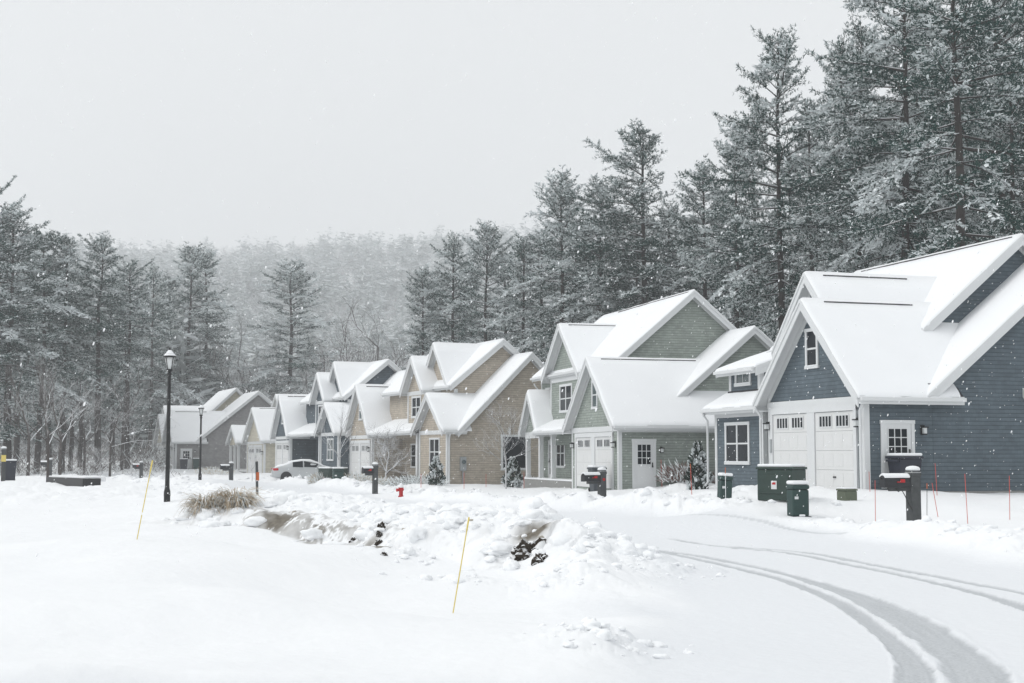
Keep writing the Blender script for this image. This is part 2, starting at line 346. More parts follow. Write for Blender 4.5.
def track(x,y):
    shp=x.shape;xf=x.ravel();yf=y.ravel();out=np.zeros(xf.shape)
    sel=np.where((np.hypot(xf,yf)<95)&(yf>4))[0]
    if len(sel)==0:return out.reshape(shp)
    xs=xf[sel];ys=yf[sel];o=np.zeros(len(sel));lip=np.zeros(len(sel))
    n1=fbm(xs*3,ys*3,3,81)
    for a,b,st in BANDS:
        mid=(a+b)/2;wid=polydist(mid[:,0],mid[:,1],a)[0]
        # refine
        d0=np.r_[0,np.cumsum(np.hypot(*np.diff(mid,axis=0).T))];s=np.linspace(0,d0[-1],90)
        md=np.c_[np.interp(s,d0,mid[:,0]),np.interp(s,d0,mid[:,1])];ww=np.interp(s,d0,wid)
        md=np.c_[np.convolve(np.r_[[md[0,0]]*3,md[:,0],[md[-1,0]]*3],np.ones(7)/7,'valid'),np.convolve(np.r_[[md[0,1]]*3,md[:,1],[md[-1,1]]*3],np.ones(7)/7,'valid')]
        d,i=polydist(xs,ys,md);w=np.maximum(np.interp(i,np.arange(90),ww),.12)
        e=sstep(0,3,i)*(1-sstep(84,89.4,i))
        q=d/w;strip=.80+.20*vnoise(q*7+a[0,0],i*.25,83)-.35*np.exp(-((q-.45-.1*n1)/.07)**2)*(w>.3)
        o=np.maximum(o,st*e*strip*(1-sstep(.80,1.10,q+n1*.22)));lip=np.maximum(lip,st*e*np.exp(-((q-1.12-n1*.1)/.16)**2))
    out[sel]=o-lip*.55*(o<.15)
    return out.reshape(shp)
# ------------------------------------------------------------------ the ground sheet
def build_ground():
    az=np.concatenate([np.radians(np.linspace(-180,-32,40,endpoint=False)),np.radians(np.arange(-32,-22,.35)),np.radians(np.arange(-22,22.01,.05)),np.radians(np.arange(22.4,32,.35)),np.radians(np.linspace(32,180,41))])
    az=az+YAW
    rr=[7.];
    while rr[-1]<70: rr.append(rr[-1]*(1.0065 if rr[-1]<20 else (1.0017 if rr[-1]<33.5 else 1.006)))
    rr=np.concatenate([np.linspace(.4,7,14,endpoint=False),rr])
    r2=rr[-1]*1.018**np.arange(1,200);rr=np.concatenate([rr,r2[r2<1400],[1600,2200]])
    A,Rr=np.meshgrid(az,rr);X=Rr*np.sin(A);Y=Rr*np.cos(A)
    Z,onroad,t,b,tk,bl=ground(X,Y,True)
    v=np.c_[X.ravel(),Y.ravel(),Z.ravel()];n,m=X.shape
    i=np.arange((n-1)*m).reshape(n-1,m)[:,:-1].ravel()
    f=np.c_[i,i+1,i+m+1,i+m]
    # dirt: soil scraped up with the snow on the near face of the bank
    dd,ii=polydist(X,Y,BANK[:,:2])
    face=sstep(.52,.80,t)*(1-sstep(.96,1.10,t))*(1-.75*sstep(.25,.6,bl))
    side=((X*f0[0]+Y*f0[1])<np.interp(ii,np.arange(len(BANK)),BANK[:,:2]@f0[:2]))
    nz=fbm(X*1.1,Y*1.1,3,101);nz2=fbm(X*4.5,Y*4.5,3,102)
    where=np.interp(ii,np.arange(len(BANK)),[.1,.3,.45,.8,1.,.95,.6,.25,.15,.15,.05,0])
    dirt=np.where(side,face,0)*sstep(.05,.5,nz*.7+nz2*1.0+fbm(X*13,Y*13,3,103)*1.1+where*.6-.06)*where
    # round patches of the soil colour at set spots on the bank
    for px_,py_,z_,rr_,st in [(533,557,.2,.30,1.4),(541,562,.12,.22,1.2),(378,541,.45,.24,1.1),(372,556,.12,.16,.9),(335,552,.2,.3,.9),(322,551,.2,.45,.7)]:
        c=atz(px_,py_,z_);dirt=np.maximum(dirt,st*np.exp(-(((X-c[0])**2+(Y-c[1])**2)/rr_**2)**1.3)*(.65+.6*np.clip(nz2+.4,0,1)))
    wet=np.clip(1-np.hypot((X-atz(655,612,0)[0])/1.1,(Y-atz(655,612,0)[1])/2.3),0,1)
    grey=np.clip(tk,0,1)
    rf=onroad.ravel()[f].mean(1)>.5
    rmax=np.hypot(v[:,0],v[:,1])[f].max(1)
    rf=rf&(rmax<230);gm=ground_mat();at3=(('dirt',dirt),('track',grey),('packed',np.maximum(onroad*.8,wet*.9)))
    for nm,keep in (('ground',~rf),('road',rf)):
        u,inv=np.unique(f[keep],return_inverse=True);inv=inv.reshape(-1,4)
        me=np_mesh(nm,v[u],inv,[gm],None,True)
        for an,arr in at3:
            a_=me.attributes.new(an,'FLOAT','POINT');a_.data.foreach_set('value',np.ascontiguousarray(np.clip(arr,0,1).ravel()[u],dtype=np.float32))
        tag(put(nm,me),kind='structure')
def ground_mat():
    m=bpy.data.materials.new('fresh_snow_ground');m.use_nodes=True;nt=m.node_tree;N=nt.nodes.new;L=nt.links.new;b=nt.nodes['Principled BSDF']
    b.inputs['Roughness'].default_value=.8;b.inputs['Specular IOR Level'].default_value=.15
    tc=N('ShaderNodeTexCoord')
    def attr(n):
        a=N('ShaderNodeAttribute');a.attribute_name=n;return a.outputs['Fac']
    def mix(fac,a,bb):
        x=N('ShaderNodeMix');x.data_type='RGBA';L(fac,x.inputs[0])
        if isinstance(a,tuple):x.inputs[6].default_value=(*a,1)
        else:L(a,x.inputs[6])
        if isinstance(bb,tuple):x.inputs[7].default_value=(*bb,1)
        else:L(bb,x.inputs[7])
        return x.outputs[2]
    def noise(s,d=4):
        n=N('ShaderNodeTexNoise');n.inputs['Scale'].default_value=s;n.inputs['Detail'].default_value=d;L(tc.outputs['Object'],n.inputs['Vector']);return n.outputs['Fac']
    snow=mix(noise(.7),(.83,.845,.86),(.88,.89,.90))
    c=mix(attr('packed'),snow,(.73,.75,.775))
    slush=mix(noise(38,6),(.28,.30,.315),(.66,.68,.70))
    c=mix(attr('track'),c,slush)
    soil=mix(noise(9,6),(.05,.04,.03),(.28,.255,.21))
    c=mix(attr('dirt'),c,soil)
    L(c,b.inputs['Base Color'])
    bp=N('ShaderNodeBump');bp.inputs['Strength'].default_value=.4;bp.inputs['Distance'].default_value=.04;L(noise(7,6),bp.inputs['Height'])
    L(bp.outputs[0],b.inputs['Normal'])
    return m
build_ground()
def hit(px,py,d0=8,d1=70):
    D=np.arange(d0,d1,.04);q=np.array([at(px,py,d) for d in D]);g=ground(q[:,0],q[:,1]);k=int(np.argmax(q[:,2]<g));return q[k]
def gz(x,y): return float(ground(np.array([float(x)]),np.array([float(y)]))[0])
def on(p,dz=0): return (float(p[0]),float(p[1]),gz(p[0],p[1])+dz)
# ------------------------------------------------------------------ houses (local axes: x = b, into the lot; y = a, along the street away from the camera)
def prof_fn(tL,zL,c,zr,tR,zR):
    return lambda t: zL+(zr-zL)*(t-tL)/(c-tL) if t<=c else zr+(zR-zr)*(t-c)/(tR-c)
class House:
    def __init__(s,px,py,D,vp,wallcol,name,label,cat='house',group=None,dz=0.,sc=1.,course=.125,var=.09):
        o=at(px,py,D);th=math.atan((vp-CX)/FPX);s.ang=YAW+th
        s.root=empty(name,o,-s.ang);s.root.scale=(sc,sc,sc);s.sc=sc;tag(s.root,label,cat,group)
        s.a=np.array([math.sin(s.ang),math.cos(s.ang),0]);s.b=np.array([math.cos(s.ang),-math.sin(s.ang),0]);s.O=o
        s.walls=MB();s.frontwalls=MB();s.sid=siding_mat(name+'_siding',wallcol,course,.21,var)
        s.roofs=[];s.trim=MB();s.vents=MB();s.gut=MB();s.shing=MB();s.snowv=[];s.snowf=[];s.sn=0;s.found=MB();s.flash=MB()
    def W(s,a,b,z=0): return s.O+(s.a*a+s.b*b+np.array([0,0,z]))*s.sc
    def mp(s,ax,ss,t,z): return (ss,t,z) if ax=='b' else (t,ss,z)
    def roof(s,ax,s0,s1,tL,zL,c,zr,tR,zR,snow=.085,rake0=True,rake1=True,vent=None,fas='LR',soff=True,cut=None):
        P=prof_fn(tL,zL,c,zr,tR,zR)
        one = abs(c-tR)<1e-6 or abs(c-tL)<1e-6
        pts=[(tL,zL),(c,zr),(tR,zR)] if not one else ([(tL,zL),(c,zr)] if abs(c-tR)<1e-6 else [(c,zr),(tR,zR)])
        def strip(mb,o0,o1,d0,d1,mi=0,pp=None):
            pp=pp or pts
            poly=[(t,z+o0) for t,z in pp]+[(t,z+o1) for t,z in reversed(pp)]
            mb.prism(poly,'x' if ax=='b' else 'y',d0,d1,mi)
        ic=pts if not cut else [(cut[1],P(cut[1]))]+pts[1:]
        sc=s1 if not cut else cut[0]
        strip(s.shing,0,-.07,s0,sc)
        if cut: strip(s.shing,0,-.07,sc,s1,0,ic)
        if soff: strip(s.trim,-.072,-.10,s0+.005,sc-.005)
        if rake0:
            strip(s.trim,.015,-.34,s0-.045,s0-.002)
            strip(s.trim,.02,-.10,s0-.075,s0-.046)
        if rake1: strip(s.trim,.015,-.27,s1+.002,s1+.045)
        for side,(t,z) in (('L',pts[0]),('R',pts[-1])):
            if side in fas and not (one and ((side=='R' and abs(c-tR)<1e-6) or (side=='L' and abs(c-tL)<1e-6))):
                sg=-1 if side=='L' else 1
                lo=MB();x0,x1=t+sg*.002,t+sg*.035
                for mbx,(u0,u1,z0,z1) in ((s.trim,(x0,x1,z-.24,z+.01)),(s.gut,(x1+sg*.002,x1+sg*.12,z-.15,z-.03))):
                    e1=sc if (side=='L' and cut) else s1
                    if ax=='b': mbx.box(s0+.01,e1-.01,u0,u1,z0,z1)
                    else: mbx.box(u0,u1,s0+.01,e1-.01,z0,z1)
        # settled snow: a soft slab over the roof
        d=np.array([0,.015,.05,.11,.2,.4]);
        def ramp(d): return 1-np.exp(-d/.03)
        def grid(lo,hi,n,edge0=True,edge1=True):
            g=set(np.linspace(lo,hi,n));
            if edge0:g|=set(lo+d[d<(hi-lo)/2])
            if edge1:g|=set(hi-d[d<(hi-lo)/2])
            return np.array(sorted(g))
        L=s1-s0
        sg=grid(s0-.05,s1+.05,max(4,int(L/.45)))
        ts=[]
        if pts[0][0]<c-1e-6: ts.append(grid(tL-.03,c,max(4,int((c-tL)/.4)),True,one))
        if pts[-1][0]>c+1e-6: ts.append(grid(c,tR+.03,max(4,int((tR-c)/.4)),one,True))
        tg=np.unique(np.round(np.concatenate(ts),5))
        S,T=np.meshgrid(sg,tg,indexing='ij')
        # the lip at the eaves wanders a little and droops here and there
        if not (one and abs(c-tL)<1e-6): T=T-np.exp(-(T-T[0,0])/.12)*(fbm(S*1.7+s.O[1],S*0+c,3,5)*.085+.01)
        if not (one and abs(c-tR)<1e-6): T=T+np.exp(-(T[0,-1]-T)/.12)*(fbm(S*1.7+s.O[0],S*0+zr,3,6)*.085+.01)
        S=S-np.exp(-(S-S[:1,:])/.10)*(fbm(T*1.9+s.O[0],S*0+zr,3,15)*.05)+np.exp(-(S[-1:,:]-S)/.10)*(fbm(T*1.9+s.O[1],S*0+zr,3,16)*.05)
        z=np.where(T<=c,zL+(zr-zL)*(T-tL)/(c-tL) if c>tL+1e-6 else zr,zr+(zR-zr)*(T-c)/(tR-c) if tR>c+1e-6 else zr)
        t0,t1=T[:,:1],T[:,-1:]
        e=ramp(np.minimum(S-S[:1,:],S[-1:,:]-S))*ramp(np.minimum(T-t0,t1-T))
        nn=fbm(S*.7+s.O[0],T*.7+c,3,7)*.05+fbm(S*2.4,T*2.4+c*3,3,8)*.018
        h=snow*e*(1+nn*4.5)
        if not one: h=h-.03*np.exp(-((T-c)/.10)**2)
        V=z+.018+h;B=z+.002
        n,m=S.shape
        tp=np.stack([S.ravel(),T.ravel(),V.ravel()],1)
        # skirt
        ring=[(i,0) for i in range(n)]+[(n-1,j) for j in range(1,m)]+[(i,m-1) for i in range(n-2,-1,-1)]+[(0,j) for j in range(m-2,0,-1)]
        sk=np.array([[S[i,j],T[i,j],B[i,j]-.03] for i,j in ring])
        vv=np.r_[tp,sk]
        if ax!='b': vv=vv[:,[1,0,2]]
        ii=np.arange((n-1)*m).reshape(n-1,m)[:,:-1].ravel();ff=np.c_[ii,ii+1,ii+m+1,ii+m]
        rg=np.array([i*m+j for i,j in ring]);k=len(rg);a=np.arange(k)
        ff2=np.c_[rg,np.roll(rg,-1),n*m+np.roll(a,-1),n*m+a]
        if cut:
            fc=np.r_[ff,ff2];cs=np.r_[S.ravel(),[S[i,j] for i,j in ring]];ct=np.r_[T.ravel(),[T[i,j] for i,j in ring]]
            fc=fc[~((cs[fc].mean(1)>cut[0]+.02)&(ct[fc].min(1)<cut[1]))];ff,ff2=fc,fc[:0]
        s.snowv.append(vv);s.snowf.append(np.r_[ff,ff2]+s.sn);s.sn+=len(vv)
        if vent:
            v0,v1=vent;f_=RNG.uniform(.3,.7)
            for sgn,(v0,v1) in ((-1,(v0,v1)),(1,(v0,v0+(v1-v0)*f_)),(1,(v0+(v1-v0)*(f_+.05),v1))):
                t_=c+sgn*.16;zz=P(t_)+snow+.018
                if ax=='b': s.vents.box(v0,v1,t_-.012,t_+.012,zz-.05,zz+.014)
                else: s.vents.box(t_-.012,t_+.012,v0,v1,zz-.05,zz+.014)
        return P
    def wall(s,ax,s0,s1,w0,w1,c,P,z0=-.6,drop=.105,mb=None,frieze0=.28):
        mb=mb or s.walls
        pts=[(w0,z0),(w1,z0),(w1,P(w1)-drop)]
        if w0+1e-6<c<w1-1e-6: pts.append((c,P(c)-drop))
        pts.append((w0,P(w0)-drop))
        mb.prism(pts,'x' if ax=='b' else 'y',s0,s1)
        if frieze0:
            up=[(w0,P(w0)-drop)]+([(c,P(c)-drop)] if w0+1e-6<c<w1-1e-6 else [])+[(w1,P(w1)-drop)]
            poly=up+[(t,z-frieze0) for t,z in reversed(up)]
            s.trim.prism(poly,'x' if ax=='b' else 'y',s0-.03,s0-.001)
    def corner(s,a,b,z1,z0=-.5,w=.15,da=-1,db=-1):
        # L of two boards round an outside corner; da/db give which way is outdoors
        a_in=a-da*w;b_in=b-db*w
        s.trim.box(b+db*.026,b+db*.001,a+da*.026,a_in,z0,z1)
        s.trim.box(b+db*.001,b_in,a+da*.026,a+da*.001,z0,z1)
    def belt(s,plane,pos,c0,c1,z0,z1,d=.035):
        if plane=='f': s.trim.box(pos-d,pos-.001,c0,c1,z0,z1)
        else: s.trim.box(c0,c1,pos-d,pos-.001,z0,z1)
    def _bx(s,mb,plane,pos,d0,d1,c0,c1,z0,z1,mi=0):
        if plane=='f': mb.box(pos-d1,pos-d0,c0,c1,z0,z1,mi)
        else: mb.box(c0,c1,pos-d1,pos-d0,z0,z1,mi)
    def window(s,plane,pos,c0,c1,z0,z1,nx=1,nz=1,units=1,tr=.10,glass='glass',label=None,head=.0):
        glass='glass_soft' if RNG.random()<.25 else glass
        f=MB();B=lambda *a:s._bx(f,plane,pos,*a)
        B(.001,.045,c0,c0+tr,z0,z1);B(.001,.045,c1-tr,c1,z0,z1);B(.001,.05,c0-.02,c1+.02,z1-tr-head,z1);B(.001,.065,c0-.03,c1+.03,z0,z0+tr*.8)
        i0,i1,j0,j1=c0+tr,c1-tr,z0+tr*.8,z1-tr-head
        for u in range(1,units):
            x=i0+(i1-i0)*u/units;B(.001,.042,x-.05,x+.05,j0,j1)
        for u in range(units):
            x0=i0+(i1-i0)*u/units;x1=i0+(i1-i0)*(u+1)/units
            for k in range(1,nx):
                x=x0+(x1-x0)*k/nx;B(.014,.03,x-.016,x+.016,j0,j1)
            for k in range(1,nz):
                zz=j0+(j1-j0)*k/nz;hw=.03 if (nz==2 or k*2==nz) else .016;B(.014,.034,x0,x1,zz-hw,zz+hw)
        o=f.build('window',M['white'],s.root,bevel=.006)
        if label:o['label']=label
        p=MB();s._bx(p,plane,pos,.002,.012,i0,i1,j0,j1);p.build('pane',M[glass],o)
        if tr>.08:
            sn=MB();s._bx(sn,plane,pos,.03,.075,c0,c1,z0+tr*.8,z0+tr*.8+.03);sn.build('sill_snow',M['snow'],o,bevel=.012)
        return o
    def garage_door(s,pos,a0,a1,z0=0,z1=2.28,tilt=0):
        d=MB();B=lambda *a:s._bx(d,'f',pos,*a)
        n=4;h=(z1-z0)/n
        for k in range(n): B(.003,.03,a0,a1,z0+k*h+.004,z0+(k+1)*h-.003)
        for k in range(n-1):
            m=(a1-a0)/4
            for q in range(4): B(.03,.037,a0+q*m+.08,a0+(q+1)*m-.08,z0+k*h+.1,z0+(k+1)*h-.1)
        o=d.build('garage_door',M['garage'],s.root,bevel=.006)
        # two light groups in the top panel
        w=(a1-a0)
        for g0,g1 in ((.12,.44),(.56,.88)):
            p=MB();x0=a0+w*g0;x1=a0+w*g1;zb=z1-h+.14;zt=z1-.12
            s._bx(p,'f',pos,.031,.040,x0,x1,zb,zt);pw=p.build('pane',M['glass'],o)
            q=MB()
            for k in range(5):
                x=x0+(x1-x0)*k/4;s._bx(q,'f',pos,.040,.052,x-.02,x+.02,zb,zt)
            s._bx(q,'f',pos,.040,.05,x0-.02,x1+.02,zb-.03,zb+.01);s._bx(q,'f',pos,.040,.05,x0-.02,x1+.02,zt-.01,zt+.03)
            q.build('light_grille',M['white'],o)
        hd=MB();s._bx(hd,'f',pos,.03,.06,(a0+a1)/2-.08,(a0+a1)/2+.08,z0+.35,z0+.4);hd.build('handle',M['black'],o)
    def garage_front(s,pos,a0,a1,pill=.42,z1=2.32,tr=.17):
        m=(a0+a1)/2;B=lambda *q:s._bx(s.trim,'f',pos,*q)
        B(.001,.07,a0-tr,a0,-.4,z1+tr);B(.001,.07,a1,a1+tr,-.4,z1+tr);B(.001,.068,m-pill/2,m+pill/2,-.4,z1);B(.001,.075,a0-tr,a1+tr,z1+.001,z1+tr+.04)
        s.garage_door(pos,a0+.01,m-pill/2-.01,-.08,z1-.01);s.garage_door(pos,m+pill/2+.01,a1-.01,-.08,z1-.01)
    def door(s,plane,pos,c0,c1,z0,z1,nx=3,nz=3,half=True,glass='glass',tr=.11,swing=1,name='door'):
        f=MB();B=lambda *a:s._bx(f,plane,pos,*a)
        B(.001,.05,c0,c0+tr,z0,z1);B(.001,.05,c1-tr,c1,z0,z1);B(.001,.055,c0-.02,c1+.02,z1-tr,z1)
        B(.002,.022,c0+tr,c1-tr,z0,z1-tr)
        o=f.build(name,M['white'],s.root,bevel=.006)
        g0,g1=c0+tr+.14,c1-tr-.14;zb=z0+(z1-z0)*(.48 if half else .12);zt=z1-tr-.14
        p=MB();s._bx(p,plane,pos,.023,.03,g0,g1,zb,zt);p.build('pane',M[glass],o)
        q=MB()
        for k in range(nx+1):
            x=g0+(g1-g0)*k/nx;s._bx(q,plane,pos,.03,.042,x-.014,x+.014,zb-.014,zt+.014)
        for k in range(nz+1):
            z=zb+(zt-zb)*k/nz;s._bx(q,plane,pos,.03,.0425,g0,g1,z-.014,z+.014)
        if half:
            s._bx(q,plane,pos,.0225,.03,g0,g1,z0+.15,zb-.14)
        q.build('glazing_bars',M['white'],o)
        h=MB();x=c1-tr-.07 if swing>0 else c0+tr+.07
        s._bx(h,plane,pos,.022,.07,x-.03,x+.03,z0+.95,z0+1.01);s._bx(h,plane,pos,.022,.05,x-.025,x+.025,z0+.99,z0+1.17);h.build('handle',M['black'],o)
    def lamp(s,plane,pos,c,z,sz=.12):
        o=MB();s._bx(o,plane,pos,.0,.03,c-.05,c+.05,z-.2,z+.1);s._bx(o,plane,pos,.03,.16,c-.02,c+.02,z+.05,z+.09);
        s._bx(o,plane,pos,.07,.07+sz+.06,c-sz*.75,c+sz*.75,z+.01,z+.05);s._bx(o,plane,pos,.1,.1+sz,c-sz*.5,c+sz*.5,z-.2,z-.16);s._bx(o,plane,pos,.03,.1,c-.02,c+.02,z-.19,z-.17)
        l=o.build('wall_lamp',M['black'],s.root,bevel=.008)
        g=MB();s._bx(g,plane,pos,.11,.09+sz,c-sz*.4,c+sz*.4,z-.16,z+.01);g.build('lamp_glass',M['lampglass'],l)
    def downspout(s,a,b,z1,plane='s',z0=-.2,off=.12):
        m=MB()
        if plane=='s': pts=[(b,a-.28,z1),(b,a-.24,z1-.1),(b,a-.07,z1-.32),(b,a-.07,z0+.15),(b,a-.2,z0)]
        else: pts=[(b-.28,a,z1),(b-.24,a,z1-.1),(b-.07,a,z1-.32),(b-.07,a,z0+.15),(b-.2,a,z0)]
        m.tube(pts,.045,8);m.build('downspout',M['white'],s.root,smooth=True)
    def column(s,a,b,z1,w=.2,z0=-.3):
        m=MB();m.box(b-w/2,b+w/2,a-w/2,a+w/2,z0,z1);m.box(b-w*.68,b+w*.68,a-w*.68,a+w*.68,z0,z0+.55);m.box(b-w*.66,b+w*.66,a-w*.66,a+w*.66,z1-.14,z1)
        m.build('porch_column',M['white'],s.root,bevel=.012)
    def slab(s,a0,a1,b0,b1,z=.12):
        m=MB();m.box(b0,b1,a0,a1,-.6,z);o=m.build('porch_floor',M['concrete'],s.root,bevel=.02)
        n=MB();n.box(b0+.02,b1-.3,a0+.02,a1-.02,z+.002,z+.09);n.build('porch_snow',M['snow'],o,bevel=.03)
    def finish(s):
        s.walls.build('wall',s.sid,s.root)
        if s.frontwalls.v: s.frontwalls.build('gable_wall',s.sid2,s.root)
        r=s.shing.build('roof',M['shingle'],s.root)
        s.trim.build('rake_board',M['white'],r)
        if s.gut.v: s.gut.build('gutter',M['white'],r,bevel=.015)
        if s.vents.v: s.vents.build('ridge_vent',M['vent'],r)
        for k in range(0,len(s.flash.v),8):
            fm=MB();fm.add(s.flash.v[k:k+8],[(0,3,2,1),(4,5,6,7),(0,1,5,4),(1,2,6,5),(2,3,7,6),(3,0,4,7)]);fm.build('flashing',M['shingle'],r)
        me=np_mesh('snow_cover',np.concatenate(s.snowv),np.concatenate(s.snowf),[M['snow']],None,True);put('snow_cover',me,r)
        if s.found.v: s.found.build('foundation',M['concrete'],s.root)
def house_blue(px,py,D,vp,col,name,label,near=True,sc=1.):
    h=House(px,py,D,vp,col,name,label,sc=sc)
    # garage wing, gable to the street
    P=h.roof('b',-.38,5.6,-.32,2.72,3.0,5.92,6.32,2.72,vent=(.35,3.6),cut=(3.25,.02))
    h.wall('b',0,2.34,0,6.0,3.0,P)
    h.belt('f',0,-.03,6.03,2.52,2.74,.04)
    h.corner(0,0,2.55);h.corner(6.0,0,2.55,da=1)
    h.garage_front(0,.55,5.65,pill=.46)
    if near: h.window('f',0,2.62,3.42,3.72,5.02,nz=2,tr=.11)
    else: h.window('f',0,2.7,3.3,3.75,4.9,nz=2,tr=.1)
    h.door('s',0,.52,1.68,-.02,2.02);h.lamp('s',0,1.95,1.78)
    h.lamp('f',0,.22,2.0);h.lamp('f',0,5.9,2.0)
    if near:
        kp=MB();kp.box(-.10,-.072,5.68,5.80,1.05,1.5);kp.build('garage_keypad',M['meter'],h.root,bevel=.01)
    h.downspout(0,-.2,2.62);h.downspout(6.1,-.2,2.62,'f')
    # long low gable behind, its end wall flush with the garage side
    P2=h.roof('a',-.32,6.8,1.98,2.78,8.4,7.98,14.8,2.78)
    h.wall('a',0.003,8.7,2.35,14.4,8.4,P2)
    h.corner(0.003,14.4,2.9,db=1)
    h.flash.box(2.2,2.7,-.02,-.003,2.9,3.14)
    h.found.box(2.2,14.4,-.02,.0,-.8,-.12)
    # street wing beyond the recess
    P3=h.roof('a',6.6,12.95,.85,2.74,8.4,6.9,14.8,2.78,rake0=False)
    h.wall('a',8.7,12.6,1.2,14.35,8.4,P3,frieze0=0)
    h.corner(8.7,1.2,2.7);h.corner(12.6,1.2,2.7,da=1)
    h.belt('f',1.2,8.7,12.6,2.38,2.62)
    h.window('f',1.2,9.75,11.75,.62,2.2,nz=2,units=2,tr=.12)
    h.door('f',2.35,6.9,7.95,0,2.15,half=False,nx=2,nz=4)
    h.column(6.45,1.35,2.7,.24);h.slab(6.05,8.65,.9,2.3)
    h.downspout(12.75,1.0,2.6,'f')
    if near:
        # tall rear gable
        P4=h.roof('a',2.2-.3,12.2,3.35,5.0,7.2,8.2,11.05,5.0,vent=(2.2,11.5))
        h.wall('a',2.2,11.9,3.75,10.65,7.2,P4)
        h.flash.box(3.3,5.4,2.17,2.195,4.95,5.2)
        # second street gable above the garage
        P5=h.roof('b',.62,6.2,2.2,4.55,4.5,7.0,6.8,4.55,vent=(1.2,4.4))
        h.wall('b',1.0,5.6,2.6,6.4,4.5,P5,z0=2.)
        h.window('f',1.0,4.15,4.85,5.0,5.9,tr=.09)
        # shed dormer over the street wing
        P6=h.roof('a',9.75,13.0,1.45,4.22,6.2,5.85,6.2,5.85,fas='L')
        h.wall('a',10.15,12.65,1.85,6.,99,P6,z0=2.6,frieze0=0)
        h.corner(10.15,1.85,4.2,3.0);h.corner(12.65,1.85,4.2,3.0,da=1)
        h.window('f',1.85,10.85,12.15,3.58,4.22,nz=1,nx=2,tr=.13)
        h.flash.box(1.78,1.848,10.1,12.7,3.1,3.42)
    h.finish();return h
def house_tan(px,py,D,vp,col,name,label,garage=True,wing=True,sc=1.):
    h=House(px,py,D,vp,col,name,label,sc=sc)
    if wing:
        P=h.roof('b',-.36,3.6,-.22,2.95,2.3,5.0,4.82,2.95,vent=None,cut=(1.05,.02))
        h.wall('b',0,1.0,0,4.4,2.3,P)
        h.belt('f',0,-.03,4.43,2.72,2.95)
        h.corner(0,0,2.75);h.corner(4.4,0,2.75,da=1)
        h.window('f',0,1.1,2.7,1.0,2.55,nz=2,units=2,tr=.11)
        P2=h.roof('a',-.32,2.9,.5,2.88,4.9,7.25,9.3,2.88)
        h.wall('a',0.003,2.6,1.0,8.9,4.9,P2)
        h.flash.box(.75,1.25,-.02,-.003,2.95,3.2)
        h.window('s',0.003,3.15,4.75,.75,2.72,nz=1,units=1,tr=.13)
        h.downspout(0,.1,2.85);h.found.box(0.05,8.9,-.02,0.0,-.8,-.1)
        m=MB();m.box(.72,1.05,-.2,-.0,.75,1.5);m.box(.86,.93,-.12,-.02,-.2,.75);o=m.build('meter_box',M['meter'],h.root,bevel=.01)
        m=MB();m.lathe([(.0,0),(.11,0),(.11,.08),(.06,.1)],14);q=m.build('dial',M['glass_soft'],o);q.rotation_euler=(R(90),0,0);q.location=(.885,-.2,1.22)
        m=MB();m.box(3.45,4.5,-.05,-.02,-.3,.22);m.build('basement_vent',M['black'],h.root)
    # porch roof between wing and garage, recessed wall behind
    P3=h.roof('a',4.5,13.2,-.25,2.98,2.4,4.15,2.4,4.15,fas='L',rake0=False,rake1=False)
    h.walls.box(2.0,8.9,2.6,13.3,-.6,3.6)
    for c_ in (4.75,): h.column(c_,.05,2.85,.24)
    h.slab(4.45,13.2,.0,2.0,.06)
    h.door('f',2.0,8.1,9.1,.06,2.2,half=False,nx=2,nz=4);h.window('f',2.0,9.7,11.5,.8,2.3,nz=2,units=2);h.window('f',2.0,5.6,7.2,.8,2.3,nz=2,units=2)
    # two-storey body
    P4=h.roof('a',2.5-.3,14.3,1.02,5.5,4.25,8.15,7.5,5.5)
    h.wall('a',2.5,14.0,1.42,7.1,4.25,P4,z0=2.6)
    h.corner(2.5,1.42,5.3,3.0)
    P5=h.roof('b',1.05,4.2,2.75,5.5,5.05,8.05,7.35,5.5)
    h.wall('b',1.4,4.0,3.1,7.0,5.05,P5,z0=3.)
    # bay with its own gable
    P6=h.roof('b',.28,1.7,4.85,5.35,6.75,7.32,8.65,5.35,snow=.12)
    h.wall('b',.65,1.5,5.2,8.3,6.75,P6,z0=3.)
    h.belt('f',.65,5.17,8.33,5.1,5.33)
    h.corner(5.2,.65,5.15,3.2);h.corner(8.3,.65,5.15,3.2,da=1)
    h.window('f',.65,5.95,7.55,3.75,5.05,nz=2,units=2,tr=.12)
    if garage:
        P7=h.roof('b',-.36,5.4,12.85,2.88,15.55,6.08,18.25,2.88,vent=(.3,4.6))
        h.wall('b',0,6.5,13.2,17.9,15.55,P7)
        h.belt('f',0,13.17,17.93,2.62,2.85)
        h.corner(13.2,0,2.65);h.corner(17.9,0,2.65,da=1)
        h.garage_front(0,13.6,17.5,pill=.3)
        h.window('f',0,15.2,15.9,3.8,5.1,nz=2,tr=.1)
        h.lamp('f',0,13.5,2.0)
    h.finish();return h
